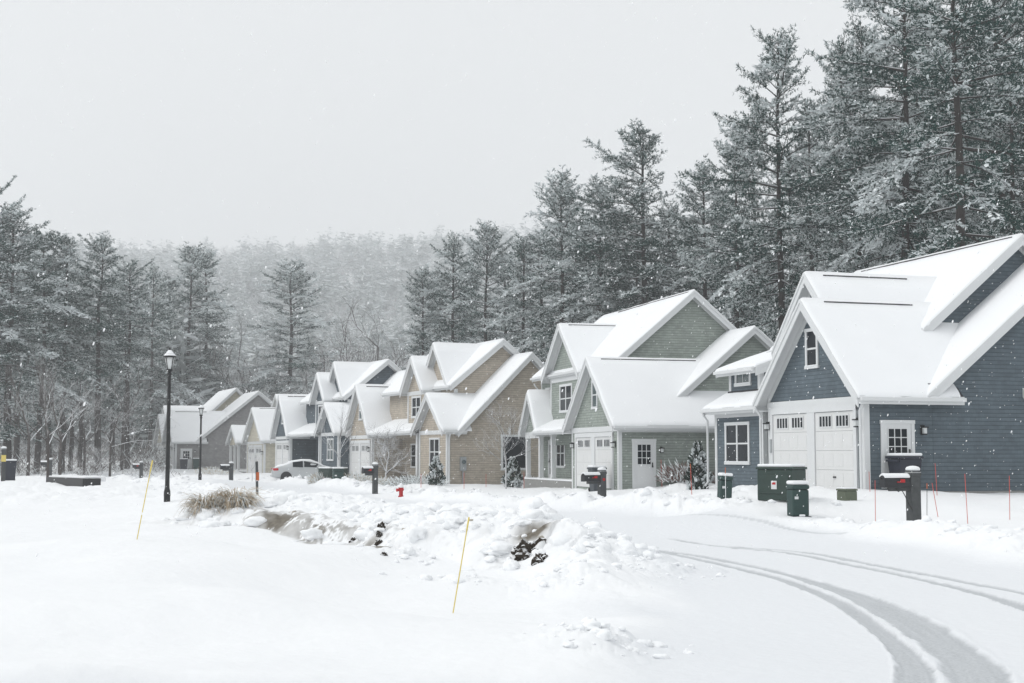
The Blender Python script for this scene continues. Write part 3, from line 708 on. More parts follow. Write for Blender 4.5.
def house_green(px,py,D,vp,col,name,label,sc=1.):
    h=House(px,py,D,vp,col,name,label,sc=sc)
    P=h.roof('b',-.38,6.5,-.32,2.82,3.45,6.12,7.22,2.82,vent=(.3,5.2))
    h.wall('b',0,9,0,6.9,3.45,P)
    h.belt('f',0,-.03,6.93,2.55,2.8)
    h.corner(0,0,2.6);h.corner(6.9,0,2.6,da=1);h.belt('s',0,-.02,9,2.5,2.72,.03)
    h.garage_front(0,.85,6.15,pill=.5)
    h.window('f',0,2.9,3.75,3.65,5.05,nz=2,tr=.12,glass='glass_soft')
    h.door('s',0,.64,1.8,-.05,2.2);h.lamp('s',0,2.05,1.75);h.lamp('f',0,.4,2.0);h.lamp('f',0,6.6,2.0)
    h.found.box(0.3,9,-.02,0,-.8,-.15)
    P2=h.roof('a',1.2,5.4,1.9,2.95,7.4,7.62,12.9,2.95,rake1=False)
    h.wall('a',1.5,5.2,2.3,12.5,7.4,P2,z0=1.)
    h.flash.box(3.1,9.,1.47,1.497,3.85,4.15)
    P3=h.roof('a',4.2,18.2,1.2,5.95,5.55,9.65,9.9,5.95,vent=(4.6,15))
    h.wall('a',4.5,17.8,1.65,9.45,5.55,P3)
    h.corner(17.8,1.65,5.7,2.6,da=1)
    P4=h.roof('b',.9,5.4,8.7,5.72,12.0,8.55,15.3,5.72,vent=(1.4,4.6))
    h.wall('b',1.3,5,9.2,14.8,12.0,P4,z0=2.)
    h.belt('f',1.3,9.17,14.83,5.45,5.72)
    h.corner(14.8,1.3,5.5,2.6,da=1);h.corner(9.2,1.3,5.5,2.6)
    h.window('f',1.3,10.9,13.1,3.75,5.3,nz=2,units=2,tr=.13)
    h.window('f',1.65,16.1,16.9,3.9,5.3,nz=2,tr=.11)
    # porch
    P5=h.roof('a',7.1,14.2,.1,2.78,1.7,3.5,1.7,3.5,fas='L',rake0=False)
    P6=h.roof('b',.2,1.7,14.0,2.72,15.75,4.95,17.5,2.72,snow=.2)
    h.wall('b',.5,.62,14.3,17.2,15.75,P6,z0=2.55)
    h.belt('f',.5,14.3,17.2,2.4,2.75)
    for a_ in (17.05,14.5,12.2): h.column(a_,.62,2.6,.24)
    h.slab(7.,17.3,.4,1.7,.1)
    h.window('f',1.65,13.3,14.9,.75,2.4,nz=2,units=2,tr=.12);h.door('f',1.65,15.3,16.4,.1,2.3,half=False,nx=2,nz=4)
    h.downspout(17.9,1.5,5.6,'f',2.8)
    h.finish();return h
def house_yellow(px,py,D,vp,col,name,label):
    h=House(px,py,D,vp,col,name,label)
    P=h.roof('b',-.36,7,.1,2.9,3.9,5.85,7.7,2.9,vent=(.3,6))
    h.wall('b',0,8,.5,7.3,3.9,P);h.belt('f',0,.47,7.33,2.6,2.85);h.corner(.5,0,2.6);h.corner(7.3,0,2.6,da=1)
    h.garage_front(0,1.2,6.4);h.lamp('f',0,.8,1.9)
    P2=h.roof('b',2.4,10,2.0,4.0,6.5,7.2,11.,4.0)
    h.wall('b',2.8,9.8,2.4,10.6,6.5,P2,z0=1)
    P3=h.roof('b',-.3,2.4,10.6,2.85,12.9,4.35,15.2,2.85,snow=.2)
    h.wall('b',0,.12,10.9,14.9,12.9,P3,z0=2.6)
    for a_ in (11.1,12.8,14.7): h.column(a_,.06,2.6,.22)
    P4=h.roof('a',7.4,15.0,.3,2.85,4.5,5.0,4.5,5.0,fas='L',rake0=False)
    h.walls.box(2.0,8,7.3,15,-.6,3.4);h.window('f',2.0,8.2,9.8,.7,2.3,nz=2,units=2);h.door('f',2.0,12.3,13.3,0,2.15,half=False,nx=2,nz=4)
    h.slab(7.5,15,.0,2.)
    h.finish();return h
def house_pale(px,py,D,vp,col,name,label):
    h=House(px,py,D,vp,col,name,label)
    P=h.roof('b',-.36,7,-.3,2.85,3.2,6.1,6.7,2.85);h.wall('b',0,8,0,6.4,3.2,P);h.belt('f',0,-.03,6.43,2.6,2.85);h.corner(0,0,2.6)
    h.garage_front(0,.7,5.7)
    P2=h.roof('a',3,14,1.8,2.85,8.6,9.3,15.4,2.85);h.wall('a',3.3,13.6,2.2,15,8.6,P2)
    P3=h.roof('b',1.2,7,7,4.6,9.6,7.3,12.2,4.6);h.wall('b',1.5,6,7.3,11.9,9.6,P3)
    h.door('s',0,.8,1.9,0,2.1);h.window('f',1.5,8.8,10.4,3.6,5,nz=2,units=2)
    h.finish();return h
HB=house_blue(866,488,42.4,60,(.105,.134,.155),'shingle_house','large slate blue shingled house with white double garage, nearest the tyre tracks')
HG=house_green(619,487.3,60,120,(.29,.325,.295),'clapboard_house','sage green house with white side door and arborvitae, between the blue and tan houses',sc=.923)
HT=house_tan(447,484.7,80,-104,(.45,.40,.335),'clapboard_house','tan brown house with broad windowless side wall and electric meter beside the hydrant',sc=1.039)
HF=house_tan(290,473.5,109,-90,(.10,.125,.145),'clapboard_house','dark blue house behind the silver car, half hidden by the tan house')
HY=house_yellow(265,474,124,-90,(.56,.53,.44),'clapboard_house','small cream yellow house with twin garage gables behind the parked car')
HGR=house_blue(175,468.5,145,-75,(.29,.285,.285),'clapboard_house','single storey grey house with wide sloping snow roof behind the second street lamp',near=False)
HP=house_pale(165,467.5,162,-75,(.48,.45,.36),'clapboard_house','pale yellow house half hidden behind the grey house at the end of the row')
# the dark blue house is set so that its own garage corner meets the survey point
HF.root.location=HF.root.location-Vector(HF.a*13.2)
# ------------------------------------------------------------------ trees
def quads_blades(C,D,Wd,Ln,wd):
    """elongated four cornered leaves: base C, direction D, width direction Wd"""
    n=len(C);L=Ln[:,None];w=wd[:,None]
    a=C-Wd*w*.35;b=C+Wd*w*.35;c=C+D*L*.62+Wd*w*.5;d=C+D*L*.62-Wd*w*.5;e=C+D*L
    v=np.stack([a,b,c,e,d],1).reshape(-1,3);f=(np.arange(n)[:,None]*5+np.arange(5)).astype(np.int32)
    return v,f
def unit(v): return v/np.maximum(np.linalg.norm(v,axis=-1,keepdims=True),1e-9)
def pine_proto(seed,H=26.,cb=.3,Lmax=4.4,frost=.28,dens=1.,shape=.75,blade=1.):
    g=np.random.default_rng(seed);tr=MB();C=[];D=[];Wd=[];Ln=[];wd=[];mi=[]
    # trunk with a slight bend
    zs=np.linspace(-.6,H,12);bx=np.cumsum(g.normal(0,.07,12));by=np.cumsum(g.normal(0,.07,12))
    tr.tube([(bx[i],by[i],zs[i]) for i in range(12)],[.30*(1-.93*max(0,z)/H)+.02 for z in zs],8)
    def tx(z): return np.array([np.interp(z,zs,bx),np.interp(z,zs,by),z])
    # dead stubs under the crown
    for z in np.arange(2.5,cb*H,.8):
        for k in range(g.integers(1,4)):
            az=g.uniform(0,6.28);L=g.uniform(.6,2.6);o=tx(z)
            p=[o+np.array([math.cos(az)*L*s,math.sin(az)*L*s,L*(.12*s-.25*s*s)+g.normal(0,.05)]) for s in (0,.35,.7,1)]
            tr.tube(p,[.035,.026,.018,.008],3,cap=False)
    z=cb*H;lean=g.uniform(0,6.28);lop=g.uniform(.1,.42);twin=g.random()<.4
    while z<H-.2:
        t=(H-z)/(H-cb*H)
        nb=g.integers(4,7) if t>.1 else 4
        a0=g.uniform(0,6.28);weak=g.uniform(.5,1.2)
        for k in range(nb):
            if g.random()<.13 and t>.15: continue
            az=a0+k*6.283/nb+g.normal(0,.28);bf=g.uniform(.15,1.0) if g.random()<.72 else g.uniform(1.4,2.2)
            L=Lmax*(.13+.92*t**shape)*(1-.42*max(0,(t-.72)/.28))*g.uniform(.55,1.15)*weak
            L=max(L*(1+lop*math.cos(az-lean)),.35);laden=g.random()<.16 and t>.12
            if laden: bf=3.6
            pitch=math.radians(48*(1-t)**1.6+4-16*t+g.normal(0,6))
            drp=.10+.20*t+g.uniform(0,.08);tip=.10+.10*g.random()
            if laden: drp+=.30;tip=.02
            s=np.linspace(0,1,7);h=np.array([math.cos(az),math.sin(az),0.])
            wob=np.cumsum(g.normal(0,.02*L,7));side=np.array([-h[1],h[0],0])
            pts=tx(z)[None]+h[None]*(s*L*math.cos(pitch))[:,None]+side[None]*wob[:,None];pts[:,2]+=L*(math.sin(pitch)*s-drp*s**2+tip*s**4)
            r0=.018+.012*L
            tr.tube(pts[[0,2,4,6]],[r0,r0*.7,r0*.42,.006],3,cap=False)
            nt=max(2,int(L*.8/.26*dens))
            for q in range(nt):
                sv=.2+.8*(q+g.random())/nt;o=np.array([np.interp(sv,s,pts[:,i]) for i in range(3)])
                ax=unit(np.array([np.interp(min(1,sv+.1),s,pts[:,i])-np.interp(sv-.1,s,pts[:,i]) for i in range(3)]))
                for sg in (-1,1):
                    an=math.radians(g.uniform(25,62))*sg
                    dr=unit(ax*math.cos(an)+side*math.sin(an)+np.array([0,0,g.normal(.04,.30)]))
                    tl=(.30+.34*L*(1-sv)+.12*g.random())*g.uniform(.7,1.2)
                    n=max(2,int(tl/.17))
                    u=(np.arange(n)+g.random(n)*.6)/n
                    cen=o[None]+dr[None]*(u*tl)[:,None];cen[:,2]-=.16*(u*tl)**2
                    m=6;cc=np.repeat(cen,m,0);N=len(cc)
                    dd=unit(dr[None]*g.uniform(.3,1.,(N,1))+g.normal(0,.60,(N,3))+np.array([0,0,.16 if not laden else -.25]))
                    ww=unit(np.cross(dd,g.normal(0,.5,(N,3))+np.array([0,0,1.])))
                    fz=g.random(N)<.72*frost*bf*(.35+.85*sv)
                    C.append(cc+np.where(fz,.05,0.)[:,None]*np.array([0,0,1.]));D.append(np.where(fz[:,None],unit(dd*np.array([1,1,.35])),dd));Wd.append(ww)
                    Ln.append(g.uniform(.14,.27,N)*blade);wd.append(np.where(fz,g.uniform(.04,.08,N),g.uniform(.026,.046,N))*blade)
                    mi.append(np.where(fz,2,np.where(g.random(N)<.4,1,0)))
                    if g.random()<frost*bf*(.3+sv) and tl>.35:   # a pad of snow weighing the spray down
                        n=max(2,int(tl/.16));u=(np.arange(n)+.3)/n;cc=o[None]+dr[None]*(u*tl)[:,None];cc[:,2]+=.07-.16*(u*tl)**2;N=len(cc)
                        C.append(cc);D.append(unit(dr[None]+g.normal(0,.35,(N,3))*np.array([1,1,.3])));Wd.append(unit(np.cross(np.repeat(dr[None],N,0),np.array([0,0,1.])+g.normal(0,.25,(N,3)))))
                        Ln.append(g.uniform(.2,.34,N));wd.append(g.uniform(.09,.20,N));mi.append(np.full(N,2))
        z+=g.uniform(.42,.85)*(1 if t>.15 else .6)
    v,f=quads_blades(*[np.concatenate(x) for x in (C,D,Wd,Ln,wd)])
    crown=np_mesh('crown',v,f,[M['needle'],M['needle2'],M['frost']],np.concatenate(mi))
    to=tr.build('trunk',M['bark'],smooth=True);tm=to.data;bpy.data.objects.remove(to)
    return crown,tm,H
PINES=[pine_proto(1,26,.34,5.8,.36,1.,.55),pine_proto(2,26,.18,6.0,.46,1.,.6),pine_proto(3,26,.45,5.4,.34,1.,.5),pine_proto(4,26,.28,5.0,.42,1.,.5),pine_proto(5,26,.12,6.2,.50,.9,.55),pine_proto(6,26,.38,6.4,.36,1.05,.45),pine_proto(7,26,.22,5.4,.44,1.,.55),pine_proto(8,26,.42,6.0,.30,.95,.5),pine_proto(9,26,.30,5.8,.40,1.,.55),pine_proto(10,26,.5,5.6,.3,1.,.42)]
def pine(px,top,D,k,label,group=None,base=470,wide=1.,rz=None):
    p=at(px,base,D);z=gz(p[0],p[1])-.2
    H=CZ+(HOR-top-7)/FPX*D-z
    cr,tm,H0=PINES[k];s=H/H0
    r=empty('pine_tree',(p[0],p[1],z),RNG.uniform(0,6.28) if rz is None else rz);tag(r,label,'tree',group)
    sw=s*wide*(1.10 if 520<px<720 else (.86 if px>720 else 1.0))*RNG.uniform(.92,1.08);r.scale=(sw,sw,s)
    put('crown',cr,r);put('trunk',tm,r);return r
def bare_proto(seed,H=8.,spread=.6,depth=5,r0=.09,mat_='twig',up=.5,fork=3,first=.28):
    g=np.random.default_rng(seed);mb=MB()
    def grow(o,d,L,r,lv):
        n=4;pts=[o];q=d.copy()
        for i in range(n):
            q=unit(q+g.normal(0,.10+.03*lv,3)+np.array([0,0,.06*up]));pts.append(pts[-1]+q*L/n)
        mb.tube(pts,list(np.linspace(r,r*.55,n+1)),5 if lv<2 else 3,cap=False)
        if lv>=depth: return
        k=fork+(1 if lv==0 else 0)+g.integers(0,2)
        for j in range(k):
            s=g.uniform(.35,1.) if j else 1.
            i=min(n-1,int(s*n));b=pts[i]+(pts[i+1]-pts[i])*(s*n-i) if s<1 else pts[-1]
            dirn=unit(q*(1-spread*.5)+unit(g.normal(0,1,3)*np.array([1,1,.45]))*spread+np.array([0,0,.25*up]))
            grow(b,dirn,L*g.uniform(.55,.8),r*(.55 if s<1 else .6)*g.uniform(.7,1),lv+1)
    # leader
    h=H*first;mb.tube([(0,0,-.3),(g.normal(0,.03),g.normal(0,.03),h*.5),(0,0,h)],[r0*1.15,r0,r0*.9],7,cap=False)
    grow(np.array([0,0,h]),np.array([g.normal(0,.05),g.normal(0,.05),1.]),H*.27,r0*.85,1)
    for j in range(4): grow(np.array([0,0,h*(.8+.07*j)]),unit(np.array([math.cos(j*1.7+seed),math.sin(j*1.7+seed),.75])),H*.24,r0*.5,2)
    o=mb.build('branches',M[mat_]);me=o.data;bpy.data.objects.remove(o)
    zmax=max(v[2] for v in mb.v)
    return me,zmax
BARE=[bare_proto(21,14,.55,5,.14),bare_proto(22,15,.5,5,.15,up=.8),bare_proto(23,13,.7,5,.12)]
def bare(px,top,D,k,label,group=None,name='bare_tree',base=470,cat='tree'):
    p=at(px,base,D);z=gz(p[0],p[1])-.1;H=CZ+(HOR-top)/FPX*D-z
    me,H0=BARE[k];s=H/H0
    o=put(name,me,None,(p[0],p[1],z));o.scale=(s,s,s);o.rotation_euler=(0,0,RNG.uniform(0,6.28));tag(o,label,cat,group);return o
# pines with an outline of their own against the sky
T=[(785,22,86,0,'tall pine rising alone over the gap between the green and blue houses',1.1),
 (846,36,96,8,'slimmer pine with pointed top just right of the tall lone pine',1.),
 (905,-60,78,5,'broad dark pine with wide drooping boughs above the ridge of the slate blue house',1.2),
 (962,-80,70,7,'dark pine with long bare lower trunk behind the blue house roof peak',1.2),
 (1012,-50,82,9,'pine with spreading limbs over the slate blue end gable',1.15),
 (735,134,104,8,'pine with short crown between the spire pine and the tall lone pine over the gap',1.1),
 (706,158,112,1,'bushy pine directly behind the low gable of the sage green house',1.),
 (648,117,118,0,'tall spire topped pine standing behind the sage green house ridge',1.05),
 (671,196,124,1,'low round pine tucked against the spire topped pine',1.),
 (598,176,122,6,'snow laden pine with heavy drooping boughs behind the green upper gable',1.05),
 (560,167,126,4,'wide snow covered pine behind the tan house roof peak',1.0),
 (524,232,134,1,'shorter frosted pine beside the wide pine behind the tan house',1.),
 (486,218,142,4,'frosted pine with rounded top above the tan house upper roof',1.05),
 (453,230,150,1,'frosted pine above the tan bay window gable',1.1),
 (424,262,152,4,'end pine of the stand, boughs reaching over the foggy hillside',1.1),
 (288,256,205,4,'lone full crowned pine standing apart above the parked silver car',1.55),
 (186,240,200,3,'darker pine just behind the taller street lamp',1.3),
 (204,246,205,8,'pine with ragged crown next to the dark pine behind the taller lamp',1.2),
 (150,262,190,1,'frosted pine with white bough clusters behind the lamp post',1.1),
 (98,234,140,2,'pine with tall bare trunk above the dark planter wall',1.25),
 (62,230,136,3,'narrow pine rising over the thin sapling by the planter wall',1.1),
 (128,258,150,9,'pine with bare lower trunk just beyond the tall planter pine',1.1),
 (34,226,134,7,'dense pine next to the large edge pine, above the small mailbox',1.25),
 (6,204,122,1,'large dark pine above the steel blue bin at the left picture edge',1.35),
 (-22,190,124,5,'large pine cut off by the left picture edge',1.3)]
for px,top,D,k,lb,wd in T: pine(px,top,D,k,lb,None,472,wd)
fill=[(px,top,D,g_) for px,top,D,g_ in
 [(815,90,112,0),(875,20,100,0),(930,10,104,0),(985,0,98,0),(760,110,122,0),(1040,-20,90,0),(835,130,128,0),(895,90,120,0),(950,80,118,0),(1000,60,120,0),(790,150,124,0),(860,70,88,0),(940,30,86,0),(1022,40,76,0),(725,190,128,0),
  (690,215,136,1),(620,205,136,1),(580,215,138,1),(640,220,130,1),(545,225,146,1),(505,248,154,1),(470,258,160,1),(440,268,164,1),
  (15,240,150,2),(48,250,150,2),(80,262,158,2),(112,268,165,2),(140,285,200,2),(168,272,212,2),(-8,230,140,2),(120,300,160,2),(70,290,146,2)]]
FL=['pine in the crowded stand of trunks behind the slate blue house','frosted pine in the second row behind the tan and green houses','pine in the second row of the wood on the lamp side of the street']
FG=['pines crowded behind the blue house','second row pines behind the middle houses','second row pines of the wood behind the planter wall']
for i,(px,top,D,g_) in enumerate(fill): pine(px,top,D,int(RNG.integers(0,10)),FL[g_],FG[g_],472,RNG.uniform(1.,1.25))
# bare broadleaved trees among and in front of the pines
bl=[(232,340,205,0),(256,352,200,1),(218,330,215,2),(318,335,190,0),(340,322,200,1),(365,318,205,2),(392,330,190,0),(122,350,140,2),(28,340,118,1),(84,360,125,0),(306,350,170,1),(410,300,210,1),(380,290,230,2),(350,300,235,0),(240,300,215,1),(160,345,205,0),(110,370,118,2),(60,352,116,1),(200,320,200,1),(270,318,225,2)]
for i,(px,top,D,k) in enumerate(bl): bare(px,top,D,k,*(('leafless snow dusted tree among the pine trunks behind the planter wall','leafless trees among the pines') if px<145 else ('leafless snow dusted tree at the foot of the foggy hill','leafless trees under the hill')))
# ------------------------------------------------------------------ far wood on the hill and brush under the trees
def hill_wood():
    g=np.random.default_rng(77);C=[];D=[];Wd=[];Ln=[];wd=[];mi=[]
    N=6200
    pxs=g.uniform(-120,1120,N);Ds=300*(1380/300)**g.random(N)
    for i in range(N):
        px,dist=pxs[i],Ds[i]
        if px<190: dist=190+(dist-300)*(1190/1080)
        if px>560 and g.random()<.6: continue
        p=at(px,460,dist);z=float(ground_lo(p[0],p[1]));bareT=g.random()<(.42 if dist>450 else .72);big=1.25 if dist>700 else 1.
        if not bareT:
            H=g.uniform(14,24)*big;n=int(110 if dist<400 else (80 if dist<700 else 70));t=g.random(n)**.7;az=g.uniform(0,6.28,n)
            Lb=H*.24*((.12 if dist<600 else .34)+.88*t**.7)*(1-.3*(t>.85))*g.uniform(.6,1.15,n)
            zz=H*(1-t*.8);o=np.stack([np.cos(az)*Lb*.12,np.sin(az)*Lb*.12,zz],1)+np.array([p[0],p[1],z])
            d=unit(np.stack([np.cos(az),np.sin(az),g.normal(-.08,.28,n)],1));C.append(o);D.append(d);Ln.append(Lb);wd.append(Lb*g.uniform(.14,.32,n))
            Wd.append(unit(np.cross(d,np.array([0,0,1.])+g.normal(0,.6,(n,3)))));mi.append(np.where(g.random(n)<.58,1,0))
            C.append(np.array([[p[0],p[1],z]]));D.append(np.array([[0,0,1.]]));Wd.append(np.array([[rgt[0],rgt[1],0]]));Ln.append(np.array([H*.9]));wd.append(np.array([.35]));mi.append(np.array([0]))
        else:
            H=g.uniform(10,18)*big;n=90;az=g.uniform(0,6.28,n);t=g.uniform(.15,1,n)
            o=np.stack([g.normal(0,.5,n)*t,g.normal(0,.5,n)*t,H*t*.7],1)+np.array([p[0],p[1],z])
            d=unit(np.stack([np.cos(az)*.8,np.sin(az)*.8,g.uniform(.2,1.1,n)],1));C.append(o);D.append(d);Ln.append(H*g.uniform(.15,.4,n));wd.append(g.uniform(.08,.2,n)*(1 if dist<600 else 1.6))
            Wd.append(unit(np.cross(d,g.normal(0,1,(n,3)))));mi.append(np.where(g.random(n)<.45,1,2))
    v,f=quads_blades(*[np.concatenate(x) for x in (C,D,Wd,Ln,wd)])
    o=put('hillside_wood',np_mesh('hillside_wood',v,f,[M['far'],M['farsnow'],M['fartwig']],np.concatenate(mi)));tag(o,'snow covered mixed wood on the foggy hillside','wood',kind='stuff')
def ground_lo(x,y): return zbase(np.array([float(x)]),np.array([float(y)]))[0]
hill_wood()
def brush():
    g=np.random.default_rng(78);C=[];D=[];Wd=[];Ln=[];wd=[];mi=[]
    for k in range(1750):
        px=(g.uniform(-60,170) if k<700 else g.uniform(170,470)) if k<1300 else g.uniform(470,1060)
        if px<170: dist=g.uniform(112,290)
        elif px<470: dist=g.uniform(150,260)
        else: dist=g.uniform(84,130)+ (20 if px<700 else 0)
        p=at(px,470,dist);z=float(ground_lo(p[0],p[1]));n=26;H=g.uniform(.5,3.2)*(.95 if px<170 else 1.)*(.7 if dist<130 else 1.1)
        az=g.uniform(0,6.28,n);o=np.stack([g.normal(0,.5,n),g.normal(0,.5,n),g.random(n)*H*.6],1)+np.array([p[0],p[1],z])
        d=unit(np.stack([np.cos(az)*.7,np.sin(az)*.7,g.uniform(.1,1.3,n)],1))
        C.append(o);D.append(d);Wd.append(unit(np.cross(d,g.normal(0,1,(n,3)))));Ln.append(H*g.uniform(.2,.55,n));wd.append(g.uniform(.012,.045,n)*(1 if dist<140 else 1.5));mi.append(np.where(g.random(n)<(.22 if px<170 else .55),1,0))
    v,f=quads_blades(*[np.concatenate(x) for x in (C,D,Wd,Ln,wd)])
    o=put('undergrowth',np_mesh('undergrowth',v,f,[M['brush'],M['frost']],np.concatenate(mi)));tag(o,'frosted leafless brush under the trees','undergrowth',kind='stuff')
brush()
# ------------------------------------------------------------------ street furniture and small things
def tag_at(name,label,cat,p,rz=0,group=None,dz=0):
    r=empty(name,on(p,dz),rz);tag(r,label,cat,group);return r
def scale_px(obj,H,px_h,D): pass
def street_lamp(p,H,label):
    r=tag_at('street_lamp',label,'lamp',p,.3,'black post top street lamps',-.15)
    m=MB();m.lathe([(.085,0),(.085,.35),(.068,.42),(.06,.6),(.052,H*.45),(.045,H-.75),(.06,H-.74),(.06,H-.68),(.035,H-.66)],12);m.build('post',M['black'],r,smooth=False,bevel=0)
    h=MB();z=H-.66
    h.lathe([(0.039,z),(0.078,z+.04),(0.086,z+.08),(0.070,z+.09)],12)
    for k in range(4):
        a=k*math.pi/2+.4;h.tube([(.074*math.cos(a),.074*math.sin(a),z+.07),(.14*math.cos(a),.14*math.sin(a),z+.42)],.011,5)
    h.lathe([(0.156,z+.41),(0.168,z+.43),(0.125,z+.50),(0.047,z+.57),(0.039,z+.60),(0.022,z+.61),(0.023,z+.64),(0.009,z+.68)],12)
    hd=h.build('lantern',M['black'],r)
    g=MB();g.lathe([(0.066,z+.09),(0.129,z+.405)],12);g.build('lamp_glass',M['lampglass'],hd,smooth=True)
    s=MB();s.lathe([(0.160,z+.438),(0.148,z+.475),(0.078,z+.55),(0.043,z+.60)],12);s.build('snow_cap',M['snow'],hd,smooth=True)
    b=MB();b.lathe([(.09,.3),(.086,.42),(.068,.5)],12);b.build('base_collar',M['black'],r)
street_lamp(P['lamp'],4.25,'tall black lantern lamp post in front of the wood, the nearer and taller one')
street_lamp(P['lamp2'],4.05,'smaller looking black lantern lamp post in front of the grey house')
def mailbox(p,label,H=1.35,w=.25,rz=0,reach=.75,box=True,cable=False,flag=True,dotred=False):
    """thick square post with a box on an arm toward the road (-x of its own frame)"""
    r=tag_at('mailbox_post',label,'mailbox',p,rz,None,-.35);H+=.35
    m=MB();m.box(-w/2,w/2,-w/2,w/2,0,H);m.box(-w*.56,w*.56,-w*.56,w*.56,H-.16,H-.05);m.build('post',M['wood_grey'],r,bevel=.02)
    s=MB();n=7
    s.lathe([(w*.62,H+.001),(w*.66,H+.03),(w*.55,H+.075),(w*.25,H+.10),(.001,H+.105)],12);s.build('snow_cap',M['snow'],r,smooth=True)
    if box:
        z=H-.42;b=MB();hw=.115;prof=[(-hw,z),(hw,z),(hw,z+.17)]+[(hw*math.cos(a),z+.17+hw*math.sin(a)) for a in np.linspace(0,math.pi,9)[1:-1]]+[(-hw,z+.17)]
        b.prism(prof,'x',-w/2-reach,-w/2-.0);o=b.build('letterbox',M['blackp'],r,bevel=.008)
        a=MB();a.box(-w/2-reach*.75,-w/2,-.05,.05,z-.09,z-.002);a.build('arm',M['wood_grey'],r)
        d=MB();d.prism([(y*1.04,z-.005+(zz-z)*1.03) for y,zz in prof],'x',-w/2-reach-.02,-w/2-reach-.001);dd=d.build('door',M['blackp'],o)
        k=MB();k.box(-w/2-reach-.05,-w/2-reach-.02,-.025,.025,z+.2,z+.23);k.build('handle',M['black'],dd)
        if flag:
            f=MB();f.box(-w/2-reach*.55,-w/2-reach*.25,-hw-.03,-hw-.012,z+.12,z+.145);f.box(-w/2-reach*.42,-w/2-reach*.25,-hw-.03,-hw-.012,z+.145,z+.20);f.build('flag',M['red'],o)
        sn=MB();th=np.linspace(.15*math.pi,.85*math.pi,9)
        prof2=[((hw+.012)*math.cos(a),z+.175+(hw+.0)*math.sin(a)) for a in th]+[((hw+.03)*math.cos(a),z+.20+(hw+.03)*math.sin(a)) for a in th[::-1]]
        sn.prism(prof2,'x',-w/2-reach-.01,-w/2-.02);sn.build('snow_cap',M['snow'],o,bevel=.015)
    if cable:
        c=MB();z=H-.42;c.tube([(-.55,-.1,z-.02),(-.5,-.12,z-.1),(-.4,-.12,z-.06),(-.32,-.13,z-.2),(-.22,-.15,z-.42),(-.12,-.14,z-.55)],.012,5);c.build('cable',M['black'],r)
    if dotred:
        q=MB();q.lathe([(.055,0),(.055,.015)],14);o=q.build('reflector',M['red'],r);o.rotation_euler=(R(90),0,0);o.location=(0,-w/2-.001,H-.35)
    return r
SA=-(YAW+math.atan((60-CX)/FPX))
mailbox(P['mail_blue'],'thick grey mailbox post with black letterbox, red flag and hanging cable before the blue house',1.42,.27,SA,.72,cable=True)
mailbox(P['mail_green'],'grey mailbox post with red round reflector before the sage green garage',1.22,.25,SA+.25,.72,dotred=True)
mailbox(P['mail_tan'],'grey mailbox post with black letterbox before the tan garage, beside the hydrant',1.36,.22,SA+.15,.5)
mailbox(P['mail_far'],'grey mailbox post near the cream yellow house, left of the parked car',1.3,.24,SA+.2,.6,flag=False)
mailbox(P['mail_far2'],'grey mailbox post standing alone before the grey house garage',1.35,.24,SA+.1,.5)
mailbox(P['mail_left'],'pale mailbox post with yellow band at the left picture edge',1.6,.2,SA,.3,box=False)
mailbox(P['mail_left2'],'small grey mailbox post behind the dark planter wall',1.2,.25,SA,.5,flag=False)
q=MB();p_=P['mail_left'];q.box(-.108,.108,-.108,.108,0,.32);o=q.build('yellow_band',M['yellow'],None);o.parent=[x for x in SC.objects if x.get('label','').startswith('pale mailbox')][0];o.location=(0,0,1.3)
def pedestal(p,label,H=.9,w=.5,rz=0,m_='green',lean=0):
    r=tag_at('utility_pedestal',label,'utility box',p,rz,'green utility pedestals',-.08)
    m=MB();a=w/2;m.prism([(-a,-a*.8),(a,-a*.8),(a,a*.8),(-a,a*.8)],'z',.06,H*.86);m.prism([(-a*1.06,-a*.86),(a*1.06,-a*.86),(a*1.06,a*.86),(-a*1.06,a*.86)],'z',H*.86,H);o=m.build('cabinet_body',M[m_],r,bevel=.05)
    b=MB();b.box(-a*1.12,a*1.12,-a*.95,a*.95,-.05,.07);b.build('base',M['greyp'],r,bevel=.01)
    l=MB();l.box(-a*.82,-a*.4,-a*.8-.02,-a*.8-.001,H*.58,H*.66);l.build('label_plate',M['white'],o)
    s=MB();s.prism([(-a*1.02,-a*.82),(a*1.02,-a*.82),(a*1.02,a*.82),(-a*1.02,a*.82)],'z',H+.001,H+.10);s.build('snow_cap',M['snow'],r,bevel=.045)
    b2=MB();b2.box(-a*.35,a*.35,-a*.95-.02,-a*.81,.07,.12);b2.build('base_snow',M['snow'],r,bevel=.02)
    r.rotation_euler.y=lean
pedestal(P['pedestal'],'green utility pedestal with rounded snow cap in front of the large green cabinet',.86,.46,SA)
pedestal(P['pedestal2'],'dark green utility pedestal below the blue twin window',.88,.38,SA,'green',.06)
pedestal(P['ped_far'],'green utility pedestal with snow cap beside the silver car',1.0,.58,SA)
